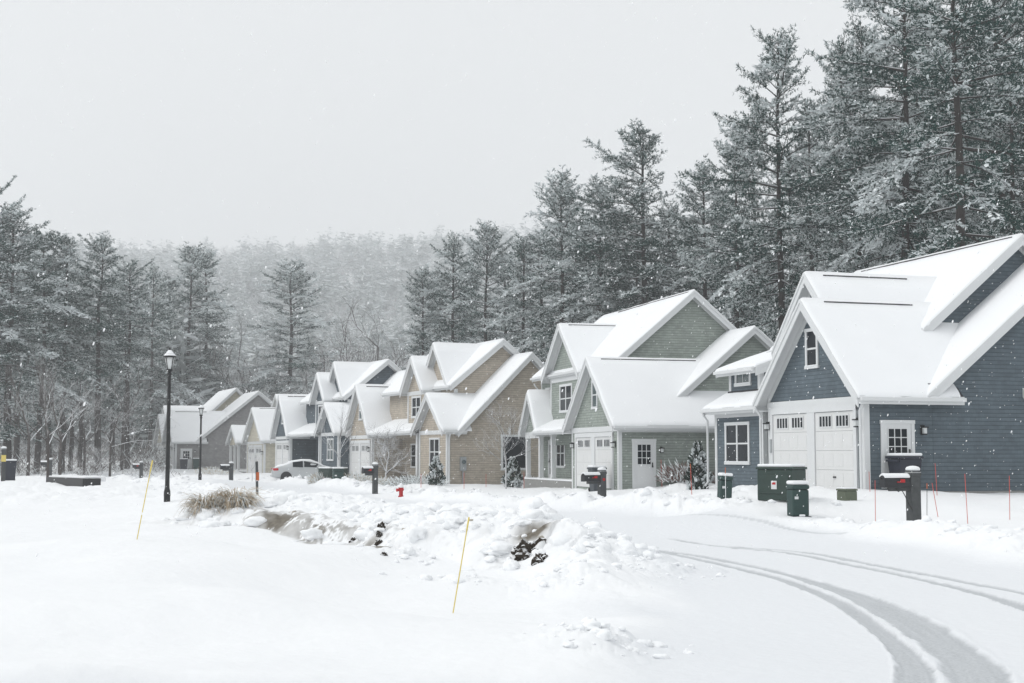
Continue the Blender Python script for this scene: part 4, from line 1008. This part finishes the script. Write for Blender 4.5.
def cabinet(p,label,W_,D_,H,rz,m_='greend'):
    r=tag_at('transformer_cabinet',label,'utility box',p,rz,None,-.12)
    m=MB();m.box(-W_/2,W_/2,-D_/2,D_/2,0,H);o=m.build('cabinet_body',M[m_],r,bevel=.025)
    l=MB();l.box(-W_/2-.03,W_/2+.03,-D_/2-.03,D_/2+.03,H+.001,H+.06);l.build('lid',M[m_],r,bevel=.02)
    s=MB();s.box(-W_/2-.0,W_/2+.0,-D_/2,D_/2,H+.062,H+.14);s.build('snow_cap',M['snow'],r,bevel=.035)
    d=MB();d.box(-W_/2-.02,-W_/2-.001,-D_/2+.08,D_/2-.08,.18,H-.15);dd=d.build('door',M[m_],o,bevel=.01)
    st=MB();st.box(-W_/2-.026,-W_/2-.021,-.08,.08,.3,.52);st.build('warning_sticker',M['white'],dd)
    st=MB();st.box(-W_/2-.030,-W_/2-.0265,-.05,.05,.42,.48);st.build('sticker_mark',M['red'],dd)
    return r
cabinet(P['cabinet'],'large dark green transformer cabinet with snow rim in front of the blue garage',.88,1.0,.82,SA+.62)
cabinet(P['box_far'],'wide green transformer cabinet behind the utility pedestal by the silver car',1.3,1.2,.95,SA+.4,'greend')
r=tag_at('ground_box','low olive utility box with snow lid in the blue house driveway','utility box',P['smallbox'],SA+.1,None,-.1)
m=MB();m.box(-.2,.2,-.2,.2,0,.36);m.build('box_body',M['olive'],r,bevel=.03);m=MB();m.box(-.215,.215,-.215,.215,.361,.41);m.build('lid',M['olive'],r,bevel=.02);m=MB();m.box(-.2,.2,-.2,.2,.411,.45);m.build('snow_cap',M['snow'],r,bevel=.02)
def bin_(p,label,H=1.08,w=.6,m_='blackp',rz=0,dz=-.05,lidm=None):
    r=tag_at('wheeled_bin',label,'bin',p,rz,None,dz)
    m=MB();a=w/2;b=a*.76
    vs=[(-b,-b,0),(b,-b,0),(b,b,0),(-b,b,0),(-a,-a,H*.9),(a,-a,H*.9),(a,a,H*.9),(-a,a,H*.9)]
    m.add(vs,[(0,3,2,1),(4,5,6,7),(0,1,5,4),(1,2,6,5),(2,3,7,6),(3,0,4,7)]);m.build('bin_body',M[m_],r,bevel=.03)
    l=MB();l.box(-a*1.08,a*1.08,-a*1.08,a*1.12,H*.9+.002,H*.97);ld=l.build('lid',M[lidm or m_],r,bevel=.02)
    s=MB();s.box(-a*1.02,a*1.02,-a*1.02,a*1.02,H*.97+.001,H+.06);s.build('snow_cap',M['snow'],ld,bevel=.04)
    h=MB();h.box(-a*.8,a*.8,a*1.0,a*1.22,H*.82,H*.88);h.build('handle',M[m_],r,bevel=.01)
    for sx in (-1,1):
        t=MB();t.lathe([(.0,-.03),(.1,-.03),(.1,.03),(0,.03)],14);o=t.build('wheel',M['tyre'],r);o.rotation_euler=(0,R(90),0);o.location=(sx*a*.72,a*.86,.1)
def HW(h,a,b): return h.W(a,b)
bin_(HW(HB,-.55,.98),'navy blue wheeled bin with snowy lid standing at the blue house side door',1.08,.74,'navy',SA+1.57)
bin_(HW(HG,.9,-.75),'charcoal wheeled bin beside the sage green garage corner, behind the mailbox post',1.08,.62,'greyp',SA)
bin_(P['bin_left'],'steel blue wheeled bin beside the yellow banded post at the left picture edge',1.15,.62,'navy',SA)
bin_(HW(HGR,-1.0,.7),'dark wheeled bin under the grey house side window',1.1,.75,'navy',SA)
bin_(HW(HGR,-1.0,2.0),'green wheeled bin under the grey house side window',1.1,.75,'green',SA)
# hydrant
r=tag_at('fire_hydrant','red fire hydrant with snow cap standing in front of the tan house','hydrant',P['hydrant'],SA+.2,None,.08)
m=MB();m.lathe([(.16,0),(.16,.06),(.11,.08),(.11,.42),(.15,.44),(.15,.48),(.125,.5),(.12,.58),(.06,.66),(.03,.67),(.03,.72)],14);m.build('barrel',M['red'],r)
m=MB();m.lathe([(.07,0),(.07,.14),(.09,.14),(.09,.19)],12);o=m.build('hose_outlet',M['red'],r);o.rotation_euler=(0,R(-90),0);o.location=(-.08,0,.36)
m=MB();m.lathe([(.05,0),(.05,.12),(.065,.12),(.065,.16)],12);o=m.build('hose_outlet',M['red'],r);o.rotation_euler=(R(90),0,0);o.location=(0,-.08,.38)
m=MB();m.lathe([(.15,.485),(.16,.52),(.13,.60),(.06,.70),(.03,.73),(.001,.74)],12);m.build('snow_cap',M['snow'],r,smooth=True)
[o for o in SC.objects if o.name=='fire_hydrant'][0].scale=(.8,.8,.85)
# marker rods
def stake(px,pb,pt,tx,D,m_,label,rad=.009,tip=None,name='marker_rod',group=None):
    b=at(px,pb,D);t=at(tx,pt,D);z=gz(b[0],b[1]);o=Vector((b[0],b[1],z));d=np.array(t)-np.array([b[0],b[1],b[2]])
    r=empty(name,o);tag(r,label,'marker stake',group)
    m=MB();m.tube([tuple(-d*.12),(0,0,0),tuple(d*(.86 if tip else 1))],rad,6);m.build('rod',M[m_],r)
    if tip:
        q=MB();q.tube([tuple(d*.86),tuple(d)],rad*1.45,8);q.build('tip',M[tip],r)
stake(137,539,460,152.5,21,'yellow','yellow driveway marker rod leaning right beside the first lamp post',.0075,'yellow')
stake(453,617,521,469,17.6,'yellow','yellow driveway marker rod leaning in front of the dark hole in the snow bank',.0075,'yellow')
stake(257,513,476,256.5,30.5,'wood_grey','brown marker stake with orange band in the dry grass clump',.03,None)
a_=at(256.6,493,30.5);b_=at(256.8,497,30.5)
q=MB();q.tube([(0,0,-.07),(0,0,.11)],.036,8);o=q.build('orange_band',M['orange']);par=[x for x in SC.objects if x.get('label','').startswith('brown marker')][0];o.parent=par;o.location=(0,0,.45)
RS=[(875.5,523,479,875,36,'redstake',None,'thin red rod just beside the near mailbox cable'),(938,516,482,932,36.5,'redstake',None,'thin red rod leaning behind the near mailbox post'),(968,532,482,965,35,'redstake',None,'thin red rod with pale tip before the blue siding, centre of the snow slope'),(1010,526,482,1009.5,35.5,'redstake',None,'thin red rod with orange sleeve nearest the picture edge'),
 (937,491,459,935,41,'redstake',None,'thin red rod close against the blue siding'),(870,492,472,869,41.5,'redstake',None,'thin red rod at the foot of the white corner board'),(927,523,484,927,36,'wood_grey','orange','clear rod with orange tip beside the near mailbox post'),
 (692,511,479,690.5,50,'redstake','orange','red rod with orange tip in front of the small arborvitae'),(726,526,483,725.5,41,'flake','orange','pale rod with orange tip in front of the leaning green pedestal'),
 (662,487,460,661,60,'redstake',None,'red rod standing in the reddish shrub by the sage green wall'),(486,487,474,486,76,'redstake',None,'red rod under the tan wall, right of its basement vent'),(421,495,478,421,70,'redstake',None,'faint red rod in the snow right of the hydrant'),(464,494,478,464,70,'redstake',None,'faint red rod before the tan house electric meter'),(524,492,476,524,71,'redstake',None,'red rod before the porch of the sage green house')]
for px,pb,pt,tx,D,m_,tip,lb in RS: stake(px,pb,pt,tx,D,m_,lb,.0075 if D<45 else .011,tip)
# low dark timber edging with snow on its back
p0=at(47,483,70);p1=at(84,486,66);c=(p0+p1)/2
r=empty('planter_wall',on(c,-.1),math.atan2(p1[1]-p0[1],p1[0]-p0[0]));tag(r,'long low black timber planter wall at the foot of the thin sapling','planter')
L=float(np.hypot(*(p1-p0)[:2]))
m=MB();m.box(-L/2,L/2,-.06,.06,-.2,.46);m.build('front_boards',M['black'],r,bevel=.015)
m=MB();m.box(L/2-.12,L/2,.062,.8,-.2,.45);m.build('end_board',M['black'],r,bevel=.015)
m=MB();m.box(-L/2+.02,L/2-.13,.065,1.1,.3,.53);m.build('snow_cap',M['snow'],r,bevel=.03)
# saplings and shrubs
def plant_mesh(name,me,p,s,label,cat,rz=0,dz=-.05,group=None):
    o=put(name,me,None,on(p,dz));o.scale=(s,s,s);o.rotation_euler=(0,0,rz);tag(o,label,cat,group);return o
SAP,SAPH=bare_proto(37,6.,.55,5,.05,'twig_thin',.9,4,.30)
SAP2,SAP2H=bare_proto(33,7.,.38,4,.05,'twig_thin',1.2,4,.3)
SAP3,SAP3H=bare_proto(36,6.5,.75,5,.085,'twig_thin',.6,5,.2)
hgt=lambda py,top,D:(py-top)/FPX*D
SAP4,SAP4H=bare_proto(38,7.,.30,4,.05,'twig',1.3,4,.3)
plant_mesh('street_sapling',SAP4,P['sapling'],hgt(484,345,72)/SAP4H,'thin tall leafless sapling at the end of the black planter wall','tree',1.)
plant_mesh('street_sapling',SAP,P['sapling_tan'],hgt(489,385,71)/SAPH*1.,'leafless sapling with frosted twigs in front of the tan side wall','tree',2.)
plant_mesh('street_maple',SAP3,P['maple_tan'],hgt(489,418,82)/SAP3H,'small round headed leafless tree white with snow before the tan garage','tree',.4)
plant_mesh('street_sapling',SAP2,G(339,482,90),hgt(482,400,90)/SAP2H,'thin frosted sapling before the dark blue porch','tree',2.4)
plant_mesh('street_sapling',SAP2,G(252,480,100),hgt(480,436,100)/SAP2H,'very thin sapling before the cream yellow garage','tree',.2)
plant_mesh('street_sapling',SAP,G(100,478,100),hgt(478,440,100)/SAPH,'small frosted sapling in the open snow left of the lamp post','tree',.9)
plant_mesh('street_sapling',SAP2,G(72,480,95),hgt(480,446,95)/SAP2H,'slender sapling behind the black planter wall','tree',3.1)
def cedar(p,H,Rr,label,seed):
    g=np.random.default_rng(seed);n=1900;t=g.random(n)**.8;z=H*(.03+.97*(1-t));rad=Rr*np.minimum(1,(1-z/H)*1.5+.10)*np.sqrt(g.uniform(.35,1,n))*(1+.2*np.sin(z*9+seed));az=g.uniform(0,6.28,n)
    C=np.stack([rad*np.cos(az),rad*np.sin(az),z],1);D=unit(np.stack([np.cos(az)*.6,np.sin(az)*.6,g.uniform(.2,1.2,n)],1));Wd=unit(np.cross(D,g.normal(0,1,(n,3))))
    cl=vnoise(az*2.3+seed,z*4.2,seed);mi=np.where((cl>.58)&(g.random(n)<.8),1,np.where(g.random(n)<.08,1,0))
    C[mi==1]*=np.array([1.06,1.06,1]);v,f=quads_blades(C,D,Wd,g.uniform(.10,.2,n)*H/2,np.where(mi==1,g.uniform(.08,.15,n),g.uniform(.04,.08,n))*H/2)
    r=tag_at('arborvitae',label,'shrub',p,g.uniform(0,6),None,-.05);put('foliage',np_mesh('foliage',v,f,[M['cedar'],M['frost']],mi),r)
    m=MB();m.tube([(0,0,-.2),(0,0,H*.6)],[.05,.02],6);m.build('stem',M['bark'],r)
cedar(P['cedar1'],hgt(488,444,62.5),.42,'snow patched cone shaped evergreen against the sage green side wall',3)
cedar(P['cedar2'],hgt(487,455,73),.5,'snow patched evergreen in front of the tan side window',4)
cedar(P['cedar3'],hgt(487,458,74.5),.42,'slim snow patched evergreen at the tan house corner downspout',5)
def shrub(p,H,W_,label,seed,m_='brush',name='leafless_shrub',fr=.4,n=900,cat='shrub'):
    g=np.random.default_rng(seed);az=g.uniform(0,6.28,n);rr=W_*np.sqrt(g.random(n));zz=H*.75*np.sqrt(np.clip(1-(rr/W_)**2*.7,0,1))*g.uniform(.05,1,n)
    C=np.stack([rr*np.cos(az),rr*np.sin(az)*.7,zz],1);D=unit(np.stack([np.cos(az)*.8,np.sin(az)*.8,g.uniform(.1,1.3,n)],1)+g.normal(0,.3,(n,3)));Wd=unit(np.cross(D,g.normal(0,1,(n,3))))
    mi=(g.random(n)<fr).astype(int);v,f=quads_blades(C,D,Wd,g.uniform(.15,.45,n)*H,np.where(mi==1,g.uniform(.02,.06,n),g.uniform(.008,.022,n)))
    o=put(name,np_mesh(name,v,f,[M[m_],M['frost']],mi),None,on(p,-.05));tag(o,label,cat);return o
shrub(HW(HG,-.8,2.75),1.0,.95,'red brown leafless shrub against the sage green wall between door and evergreen',11,'redtwig',fr=.3,n=1300)
shrub(HW(HG,-.8,4.9),.7,.6,'low bare shrub right of the sage green wall evergreen',12,'redtwig',fr=.4)
shrub(G(418,484,78),.75,1.6,'pale frosted low shrub beside the tan porch column',13,'brush',fr=.6,n=1200)
shrub(G(540,488,76),.8,.9,'frosted low shrub at the far end of the tan side wall',14,'brush',fr=.55)
shrub(G(326,485,84),.8,1.0,'dry pale ornamental grass mound between car and green pedestal',15,'straw','grass_mound',.45,1300,'grass clump')
shrub(G(352,485,84),.9,1.5,'dry pale ornamental grass mound behind the tan mailbox post',16,'straw','grass_mound',.5,1300,'grass clump')
shrub(G(383,486,80),.7,.7,'small dry grass mound right of the tan mailbox post',18,'straw','grass_mound',.5,700,'grass clump')
shrub(G(215,475,120),.9,1.6,'low straw coloured shrub in front of the grey house wall',17,'straw','dry_shrub',.4)
shrub(HW(HT,4.9,-.4),.75,.55,'round green brown shrub at the foot of the tan porch column',19,'cedar',fr=.25)
# tall dry grass in the island
def grass_clump(p,H,W_,label,seed,n=700):
    g=np.random.default_rng(seed);V=[];F=[];mi=[];k=0
    for i in range(n):
        az=g.uniform(0,6.28);r0=W_*.32*math.sqrt(g.random());L=H*g.uniform(.6,1.25);out=g.uniform(.25,1.0)*W_;o=np.array([r0*math.cos(az)*1.3,r0*math.sin(az),-.1]);az+=g.normal(0,.5)
        s=np.linspace(0,1,6);hh=np.array([math.cos(az),math.sin(az),0]);bend=g.uniform(.8,1.5)
        pts=o+hh*(out*s**1.6)[:,None];pts[:,2]+=L*(1.45*s-bend*s**2.2)
        sd=np.array([-hh[1],hh[0],0.])*g.uniform(.005,.012);sd=sd+np.array([0,0,.004])
        for q in range(6): V+=[pts[q]-sd*(1.1-s[q]*.8),pts[q]+sd*(1.1-s[q]*.8)]
        for q in range(5): F.append((k+2*q,k+2*q+1,k+2*q+3,k+2*q+2));mi.append(1 if (g.random()<.36 and q>=1) else 0)
        k+=12
    o=put('ornamental_grass',np_mesh('ornamental_grass',np.array(V),np.array(F),[M['straw'],M['frost']],np.array(mi)),None,on(p,-.05));tag(o,label,'grass clump');return o
grass_clump(at(206,517,29.4),.68,.5,'tan dry grass clump spilling over the left end of the snow bank',41)
grass_clump(at(235,515,29.3),.74,.56,'fuller tan dry grass clump beside the brown marker stake on the snow bank',42)
# soil and roots showing in the bank
def clod(p,Rr,label,seed,name='frozen_soil_clod',st=(1,1,1)):
    g=np.random.default_rng(seed);import bmesh
    bm=bmesh.new();bmesh.ops.create_icosphere(bm,subdivisions=4,radius=1)
    for v in bm.verts:
        c=v.co;n_=fbm(np.array([c.x*1.6+seed+c.z]),np.array([c.y*1.6+c.z*1.3]),4,seed)[0]+.35*fbm(np.array([c.x*6+c.z*2]),np.array([c.y*6-c.z]),3,seed+3)[0]
        v.co=c*(1+.85*n_+.25*fbm(np.array([c.x*13+c.z*5]),np.array([c.y*13-c.z*7]),2,seed+8)[0])
    me=bpy.data.meshes.new(name);bm.to_mesh(me);bm.free();me.materials.append(M['soil'])
    o=put(name,me,None,(p[0],p[1],p[2]));o.scale=(Rr*st[0],Rr*st[1],Rr*st[2]);tag(o,label,'soil');return o
def nudge(px,py,dz=0,back=.0):
    q=hit(px,py);return q+f0*back+np.array([0,0,dz])
clod(nudge(530,554,.0,.06),.21,'black clod of frozen soil in the hole of the snow bank',61,st=(1.15,.7,1.0))
clod(nudge(541,562,.0,.03),.11,'small brown soil lump below the black hole of the snow bank',62)
clod(nudge(381,530,.0,.05),.085,'dark root clod at the top of the earthy cut in the snow bank',63,st=(.7,.7,1.3))
clod(nudge(380,537,.0,.04),.075,'dark root clod halfway down the earthy cut in the snow bank',66,st=(.8,.7,1.3))
clod(nudge(379,545,.0,.04),.065,'dark root clod at the foot of the earthy cut in the snow bank',67,st=(.9,.7,1.1))
clod(nudge(384,556,.0,.03),.05,'small earth crumb lying below the earthy cut',64)
clod(nudge(353,541,.0,.03),.05,'small dark earth crumb left of the earthy cut',65)
# snow chunks thrown up by the plough
def chunks():
    import bmesh
    g=np.random.default_rng(9);protos=[]
    for s in range(6):
        bm=bmesh.new();bmesh.ops.create_icosphere(bm,subdivisions=3,radius=1);V=np.array([v.co[:] for v in bm.verts]);F=np.array([[v.index for v in f.verts] for f in bm.faces]);bm.free()
        n_=fbm(V[:,0]*1.3+s*7+V[:,2]*.9,V[:,1]*1.3-V[:,2]*1.1,3,s)*.55+fbm(V[:,0]*4+V[:,2]*3+s,V[:,1]*4-V[:,2]*2,3,s+20)*.22
        protos.append((V*(1+n_)[:,None],F))
    Vs=[];Fs=[];mi=[];k=0
    def addc(x,y,z,r,dirty):
        nonlocal k
        V,F=protos[g.integers(0,6)];a=g.uniform(0,6.28,3)
        ca,sa=math.cos(a[0]),math.sin(a[0]);cb,sb=math.cos(a[1]),math.sin(a[1])
        Rm=np.array([[ca,-sa,0],[sa,ca,0],[0,0,1]])@np.array([[1,0,0],[0,cb,-sb],[0,sb,cb]])
        sc=r*np.array([g.uniform(.8,1.4),g.uniform(.8,1.2),g.uniform(.5,.85)])
        Vs.append((V@Rm.T)*sc+np.array([x,y,z]));Fs.append(F+k);k+=len(V);mi.append(np.full(len(F),1 if dirty else 0))
    # on the island bank
    nb=len(BANK);J=[]
    for i in range(440):
        u=g.uniform(0,nb-1);j=int(u);a=BANK[j]*(1-u+j)+BANK[min(j+1,nb-1)]*(u-j);d=BANK[min(j+1,nb-1),:2]-BANK[max(j-1,0),:2];d=d/np.hypot(*d);n_=np.array([-d[1],d[0]])
        if n_@f0[:2]>0:n_=-n_
        o=g.normal(.3,.5)*a[3];x,y=a[:2]+n_*o+d*g.normal(0,.2)
        if 2.6<u<5.3 and o>.35*a[3] and g.random()<.8: continue
        r=.04+.26*g.random()**2.6
        J.append((x,y,r,g.uniform(-.6,.05),o>.45*a[3] and o<1.*a[3] and 3<u<9.5 and g.random()<.12 and r<.12))
    # crumbs on the flat in front of the bank and thrown by the road mouth
    for cx_,cy_,rr in CLODS:
        for i in range(int(22*rr+6)):
            J.append((cx_+g.normal(0,rr*.7),cy_+g.normal(0,rr*.7),.015+.075*g.random()**3,.0,False))
    # along the kerbs
    for i in range(1700):
        u=g.uniform(20,len(ROADP)*.62);j=int(u);q=ROADP[j];d=ROADP[j+1]-ROADP[j];d=d/np.hypot(*d);n_=np.array([d[1],-d[0]])
        sgn=1 if g.random()<.62 else -1
        x,y=q+n_*sgn*(ROADW+.7+abs(g.normal(0,1.3))*(1.7 if sgn>0 else 1.)-.25)
        if math.hypot(x,y)<24 or (sgn<0 and y<34): continue
        J.append((x,y,.03+.15*g.random()**3,-.1,False))
    Jx=np.array([j[0] for j in J]);Jy=np.array([j[1] for j in J]);Jz=ground(Jx,Jy)
    for j,zz in zip(J,Jz): addc(j[0],j[1],zz+j[2]*j[3],j[2]*(.8 if j[2]>.15 else 1),j[4])
    me=np_mesh('snow_chunks',np.concatenate(Vs),np.concatenate(Fs),[M['snowchunk'],M['snowdirty']],np.concatenate(mi),True)
    o=put('ploughed_snow',me);tag(o,'chunks of ploughed snow along the bank and kerbs','snow',kind='stuff')
_gc={}
def gz2(x,y): return gz(x,y)
M['snowchunk']=snow_mat('chunk_snow',7,.3,(.89,.905,.92));M['snowdirty']=mat('dirty_snow',(.42,.39,.34),.9,.1,0,.5,6)
chunks()
# ------------------------------------------------------------------ silver car in the far driveway
def car(p,rz,label):
    r=tag_at('parked_car',label,'car',p,rz,None,.12)
    # stations along the length (x forward): x, half width, sill z, belt z, roof z, roof half width
    st=[(-2.30,.62,.42,.80,.80,.55),(-2.22,.78,.30,.93,.95,.66),(-1.95,.86,.22,1.02,1.06,.70),(-1.55,.89,.20,1.02,1.12,.66),(-1.0,.90,.20,1.00,1.36,.60),(-.35,.90,.20,.98,1.46,.60),(.25,.90,.20,.96,1.45,.61),(.80,.90,.20,.95,1.26,.62),(1.20,.89,.20,.94,1.03,.66),(1.7,.87,.22,.86,.92,.66),(2.1,.80,.28,.74,.80,.58),(2.32,.62,.38,.62,.66,.45)]
    vs=[];n=14
    for x,hw,zs,zb,zr,rw in st:
        ring=[(hw*.80,zs),(hw*.97,zs+.10),(hw,zs+(zb-zs)*.55),(hw*.96,zb),((hw*.96+rw)/2+.02,(zb+zr)/2+.02),(rw,zr-.03),(rw*.55,zr+.015)]
        pts=ring+[(-y,z) for y,z in reversed(ring)]
        vs+=[(x,y,z) for y,z in pts]
    fs=[(i*n+k,i*n+(k+1)%n,(i+1)*n+(k+1)%n,(i+1)*n+k) for i in range(len(st)-1) for k in range(n)]+[tuple(range(n)),tuple((len(st)-1)*n+k for k in range(n-1,-1,-1))]
    m=MB();m.add(vs,fs);b=m.build('body',M['carpaint'],r,smooth=True);sub=b.modifiers.new('s','SUBSURF');sub.levels=sub.render_levels=2
    for sx in (-1.42,1.42):
        for sy in (-1,1):
            t=MB();t.lathe([(.20,-.10),(.30,-.10),(.325,-.07),(.325,.07),(.30,.10),(.20,.10)],24);w=t.build('wheel',M['tyre'],r,smooth=True);w.rotation_euler=(R(90),0,0);w.location=(sx,sy*.80,.325)
            q=MB();q.lathe([(.0,-.02),(.205,-.02),(.205,.09),(.17,.07),(.03,.085),(.0,.085)],20);rm_=q.build('rim',M['rim'],w);rm_.rotation_euler=(0 if sy<0 else R(180),0,0)
            a=MB();a.lathe([(.20,0),(.375,0),(.375,.02),(.2,.02)],24);ar=a.build('wheel_arch',M['black'],r);ar.rotation_euler=(R(90),0,0);ar.location=(sx,sy*(.893 if sy<0 else .873)+(.0),.34)
    for sy in (-1,1):
        # side glass, slightly proud of the cabin side
        def sg(x0,x1,zt0,zt1,name):
            q=MB();pts=[(x0,sy*.875,1.02),(x1,sy*.875,.99),(x1,sy*.655,zt1),(x0,sy*.655,zt0)]
            o=[(x,y+sy*.02,z+.012) for x,y,z in pts];q.add(pts+o,[(0,1,2,3),(4,5,6,7),(0,1,5,4),(1,2,6,5),(2,3,7,6),(3,0,4,7)]);q.build(name,M['glass'],r)
        sg(-.98,-.30,1.33,1.40,'side_window');sg(-.22,.72,1.40,1.22,'side_window')
        t=MB();t.box(-2.28,-1.93,sy*.60,sy*.87,.78,.94);t.build('tail_light',M['taillight'],r,bevel=.04)
        mr=MB();mr.box(.62,.80,sy*.90,sy*1.06,.98,1.10);mr.build('wing_mirror',M['carpaint'],r,bevel=.03)
        hd=MB();hd.box(-.55,-.38,sy*.905,sy*.93,.86,.89);hd.build('door_handle',M['carpaint'],r)
    # snow over roof, boot and bonnet
    vs=[];n2=5
    xs=[-2.12,-1.9,-1.5,-1.0,-.35,.25,.8,1.2,1.7,2.05]
    for k,x in enumerate(xs):
        zr=np.interp(x,[s[0] for s in st],[s[4] for s in st]);rw=np.interp(x,[s[0] for s in st],[s[5] for s in st])
        e=.0 if k in (0,len(xs)-1) else .07
        for y in (-1,-.6,0,.6,1): vs.append((x,y*rw*.98,zr-.03*abs(y)**2+(e+.01)*(1-abs(y)**4)+.005))
    m=MB();m.add(vs,[(i*n2+k,i*n2+k+1,(i+1)*n2+k+1,(i+1)*n2+k) for i in range(len(xs)-1) for k in range(n2-1)]);o=m.build('snow_cover',M['snow'],r,smooth=True)
    o.modifiers.new('t','SOLIDIFY').thickness=.05
    p_=MB();p_.box(-2.345,-2.30,-.26,.26,.60,.72);p_.build('number_plate',M['white'],r)
    bu=MB();bu.box(-2.36,-2.05,-.80,.80,.34,.50);bu.build('bumper',M['carpaint'],r,bevel=.06)
car(P['car'],-(YAW)+R(14),'silver four door car dusted with snow in the far driveway')
# far hut and woodland house glimpsed through the trunks
def hut(px,py,D,W_,Hh,label,col):
    p=at(px,py,D);z=gz(p[0],p[1]);r=empty('garden_shed',(p[0],p[1],z),.4);tag(r,label,'shed')
    m=MB();m.prism([(-W_/2,-.5),(W_/2,-.5),(W_/2,Hh),(0,Hh*1.5),(-W_/2,Hh)],'y',-W_*.4,W_*.4);m.build('wall',mat('shed_board',col,.8,.2,0,.2,3),r)
    s=MB();s.prism([(-W_*.62,Hh*.93),(0,Hh*1.56),(W_*.62,Hh*.93),(W_*.62,Hh*1.06),(0,Hh*1.72),(-W_*.62,Hh*1.06)],'y',-W_*.47,W_*.47);s.build('roof',M['snow'],r,bevel=.08)
    d=MB();d.box(-.5,.5,-W_*.4-.03,-W_*.4-.002,0,1.9);d.build('door',M['greend'],r)
hut(137,431,215,4.2,2.3,'small shed with snow covered roof between the trunks left of the lamp post',(.16,.19,.15))
# ------------------------------------------------------------------ the snowy air
hz=MB();hz.box(-1500,1500,-60,1750,-8,225)
hm=bpy.data.materials.new('snowy_air');hm.use_nodes=True;hn=hm.node_tree;hn.nodes.clear()
ho=hn.nodes.new('ShaderNodeOutputMaterial');pv=hn.nodes.new('ShaderNodeVolumePrincipled');pv.inputs['Color'].default_value=(.97,.985,1,1);pv.inputs['Density'].default_value=.00075;pv.inputs['Anisotropy'].default_value=.2
hn.links.new(pv.outputs[0],ho.inputs['Volume'])
h_=hz.build('haze',hm);tag(h_,'pale snowy air','haze',kind='stuff')
def flakes():
    g=np.random.default_rng(5);N=8500
    px=g.uniform(-30,1054,N);py=g.uniform(-20,600,N);D=9+38*g.random(N)**.8
    P_=np.array([at(a,b,c) for a,b,c in zip(px,py,D)])
    P_=P_[P_[:,2]>1.0];n=len(P_);r=g.uniform(.0025,.0065,n)*np.where(g.random(n)<.06,1.6,1)
    ph=(1+5**.5)/2;o=np.array([[-1,ph,0],[1,ph,0],[-1,-ph,0],[1,-ph,0],[0,-1,ph],[0,1,ph],[0,-1,-ph],[0,1,-ph],[ph,0,-1],[ph,0,1],[-ph,0,-1],[-ph,0,1]])/1.9
    f=np.array([[0,11,5],[0,5,1],[0,1,7],[0,7,10],[0,10,11],[1,5,9],[5,11,4],[11,10,2],[10,7,6],[7,1,8],[3,9,4],[3,4,2],[3,2,6],[3,6,8],[3,8,9],[4,9,5],[2,4,11],[6,2,10],[8,6,7],[9,8,1]])
    st=np.ones((n,1,3));st[:,0,2]=g.uniform(.9,2.4,n)
    v=(P_[:,None,:]+o[None]*r[:,None,None]*st+o[None][:,:,2:3]*(r*st[:,0,2])[:,None,None]*np.array([.3,0,0])).reshape(-1,3);ff=(f[None]+12*np.arange(n)[:,None,None]).reshape(-1,3)
    q=put('falling_snow',np_mesh('falling_snow',v,ff,[M['flake']],None,True));tag(q,'falling snowflakes','snow',kind='stuff')
flakes()
# ------------------------------------------------------------------ camera, sky, light
cam=bpy.data.cameras.new('camera');co=bpy.data.objects.new('camera',cam);link(co)
cam.sensor_width=36;cam.lens=FPX/1024*36;cam.clip_start=.05;cam.clip_end=5000
import mathutils
rm=mathutils.Matrix((( rgt[0],upv[0],-fwd[0]),(rgt[1],upv[1],-fwd[1]),(rgt[2],upv[2],-fwd[2])))
co.rotation_euler=rm.to_euler();co.location=CAM;SC.camera=co
SUN_EL=50;SUN_AZ=-80   # degrees; azimuth clockwise from +Y
w=bpy.data.worlds.new('World');SC.world=w;w.use_nodes=True;nt=w.node_tree
bg=nt.nodes['Background'];sky=nt.nodes.new('ShaderNodeTexSky');sky.sky_type='NISHITA';sky.sun_disc=False
sky.sun_elevation=R(SUN_EL);sky.sun_rotation=R(SUN_AZ);sky.air_density=1;sky.dust_density=6;sky.ozone_density=1
hs=nt.nodes.new('ShaderNodeHueSaturation');hs.inputs['Saturation'].default_value=.12;nt.links.new(sky.outputs[0],hs.inputs['Color'])
mx=nt.nodes.new('ShaderNodeMix');mx.data_type='RGBA';mx.inputs[0].default_value=.84;mx.inputs[7].default_value=(7.75,7.95,8.1,1)
nt.links.new(hs.outputs[0],mx.inputs[6]);nt.links.new(mx.outputs[2],bg.inputs['Color']);bg.inputs['Strength'].default_value=.10
sun=bpy.data.lights.new('sun','SUN');so=bpy.data.objects.new('sun',sun);link(so);sun.energy=.8;sun.angle=R(25);sun.color=(1,.98,.95)
d=Vector((math.sin(R(SUN_AZ))*math.cos(R(SUN_EL)),math.cos(R(SUN_AZ))*math.cos(R(SUN_EL)),math.sin(R(SUN_EL))))
so.rotation_euler=d.to_track_quat('Z','Y').to_euler()
vs=SC.view_settings;vs.view_transform='Standard';vs.look='None';vs.exposure=.28;vs.gamma=1
SC.render.engine='CYCLES';SC.cycles.max_bounces=6;SC.cycles.diffuse_bounces=3;SC.cycles.volume_bounces=1;SC.cycles.use_denoising=True
SC.cycles.transparent_max_bounces=8
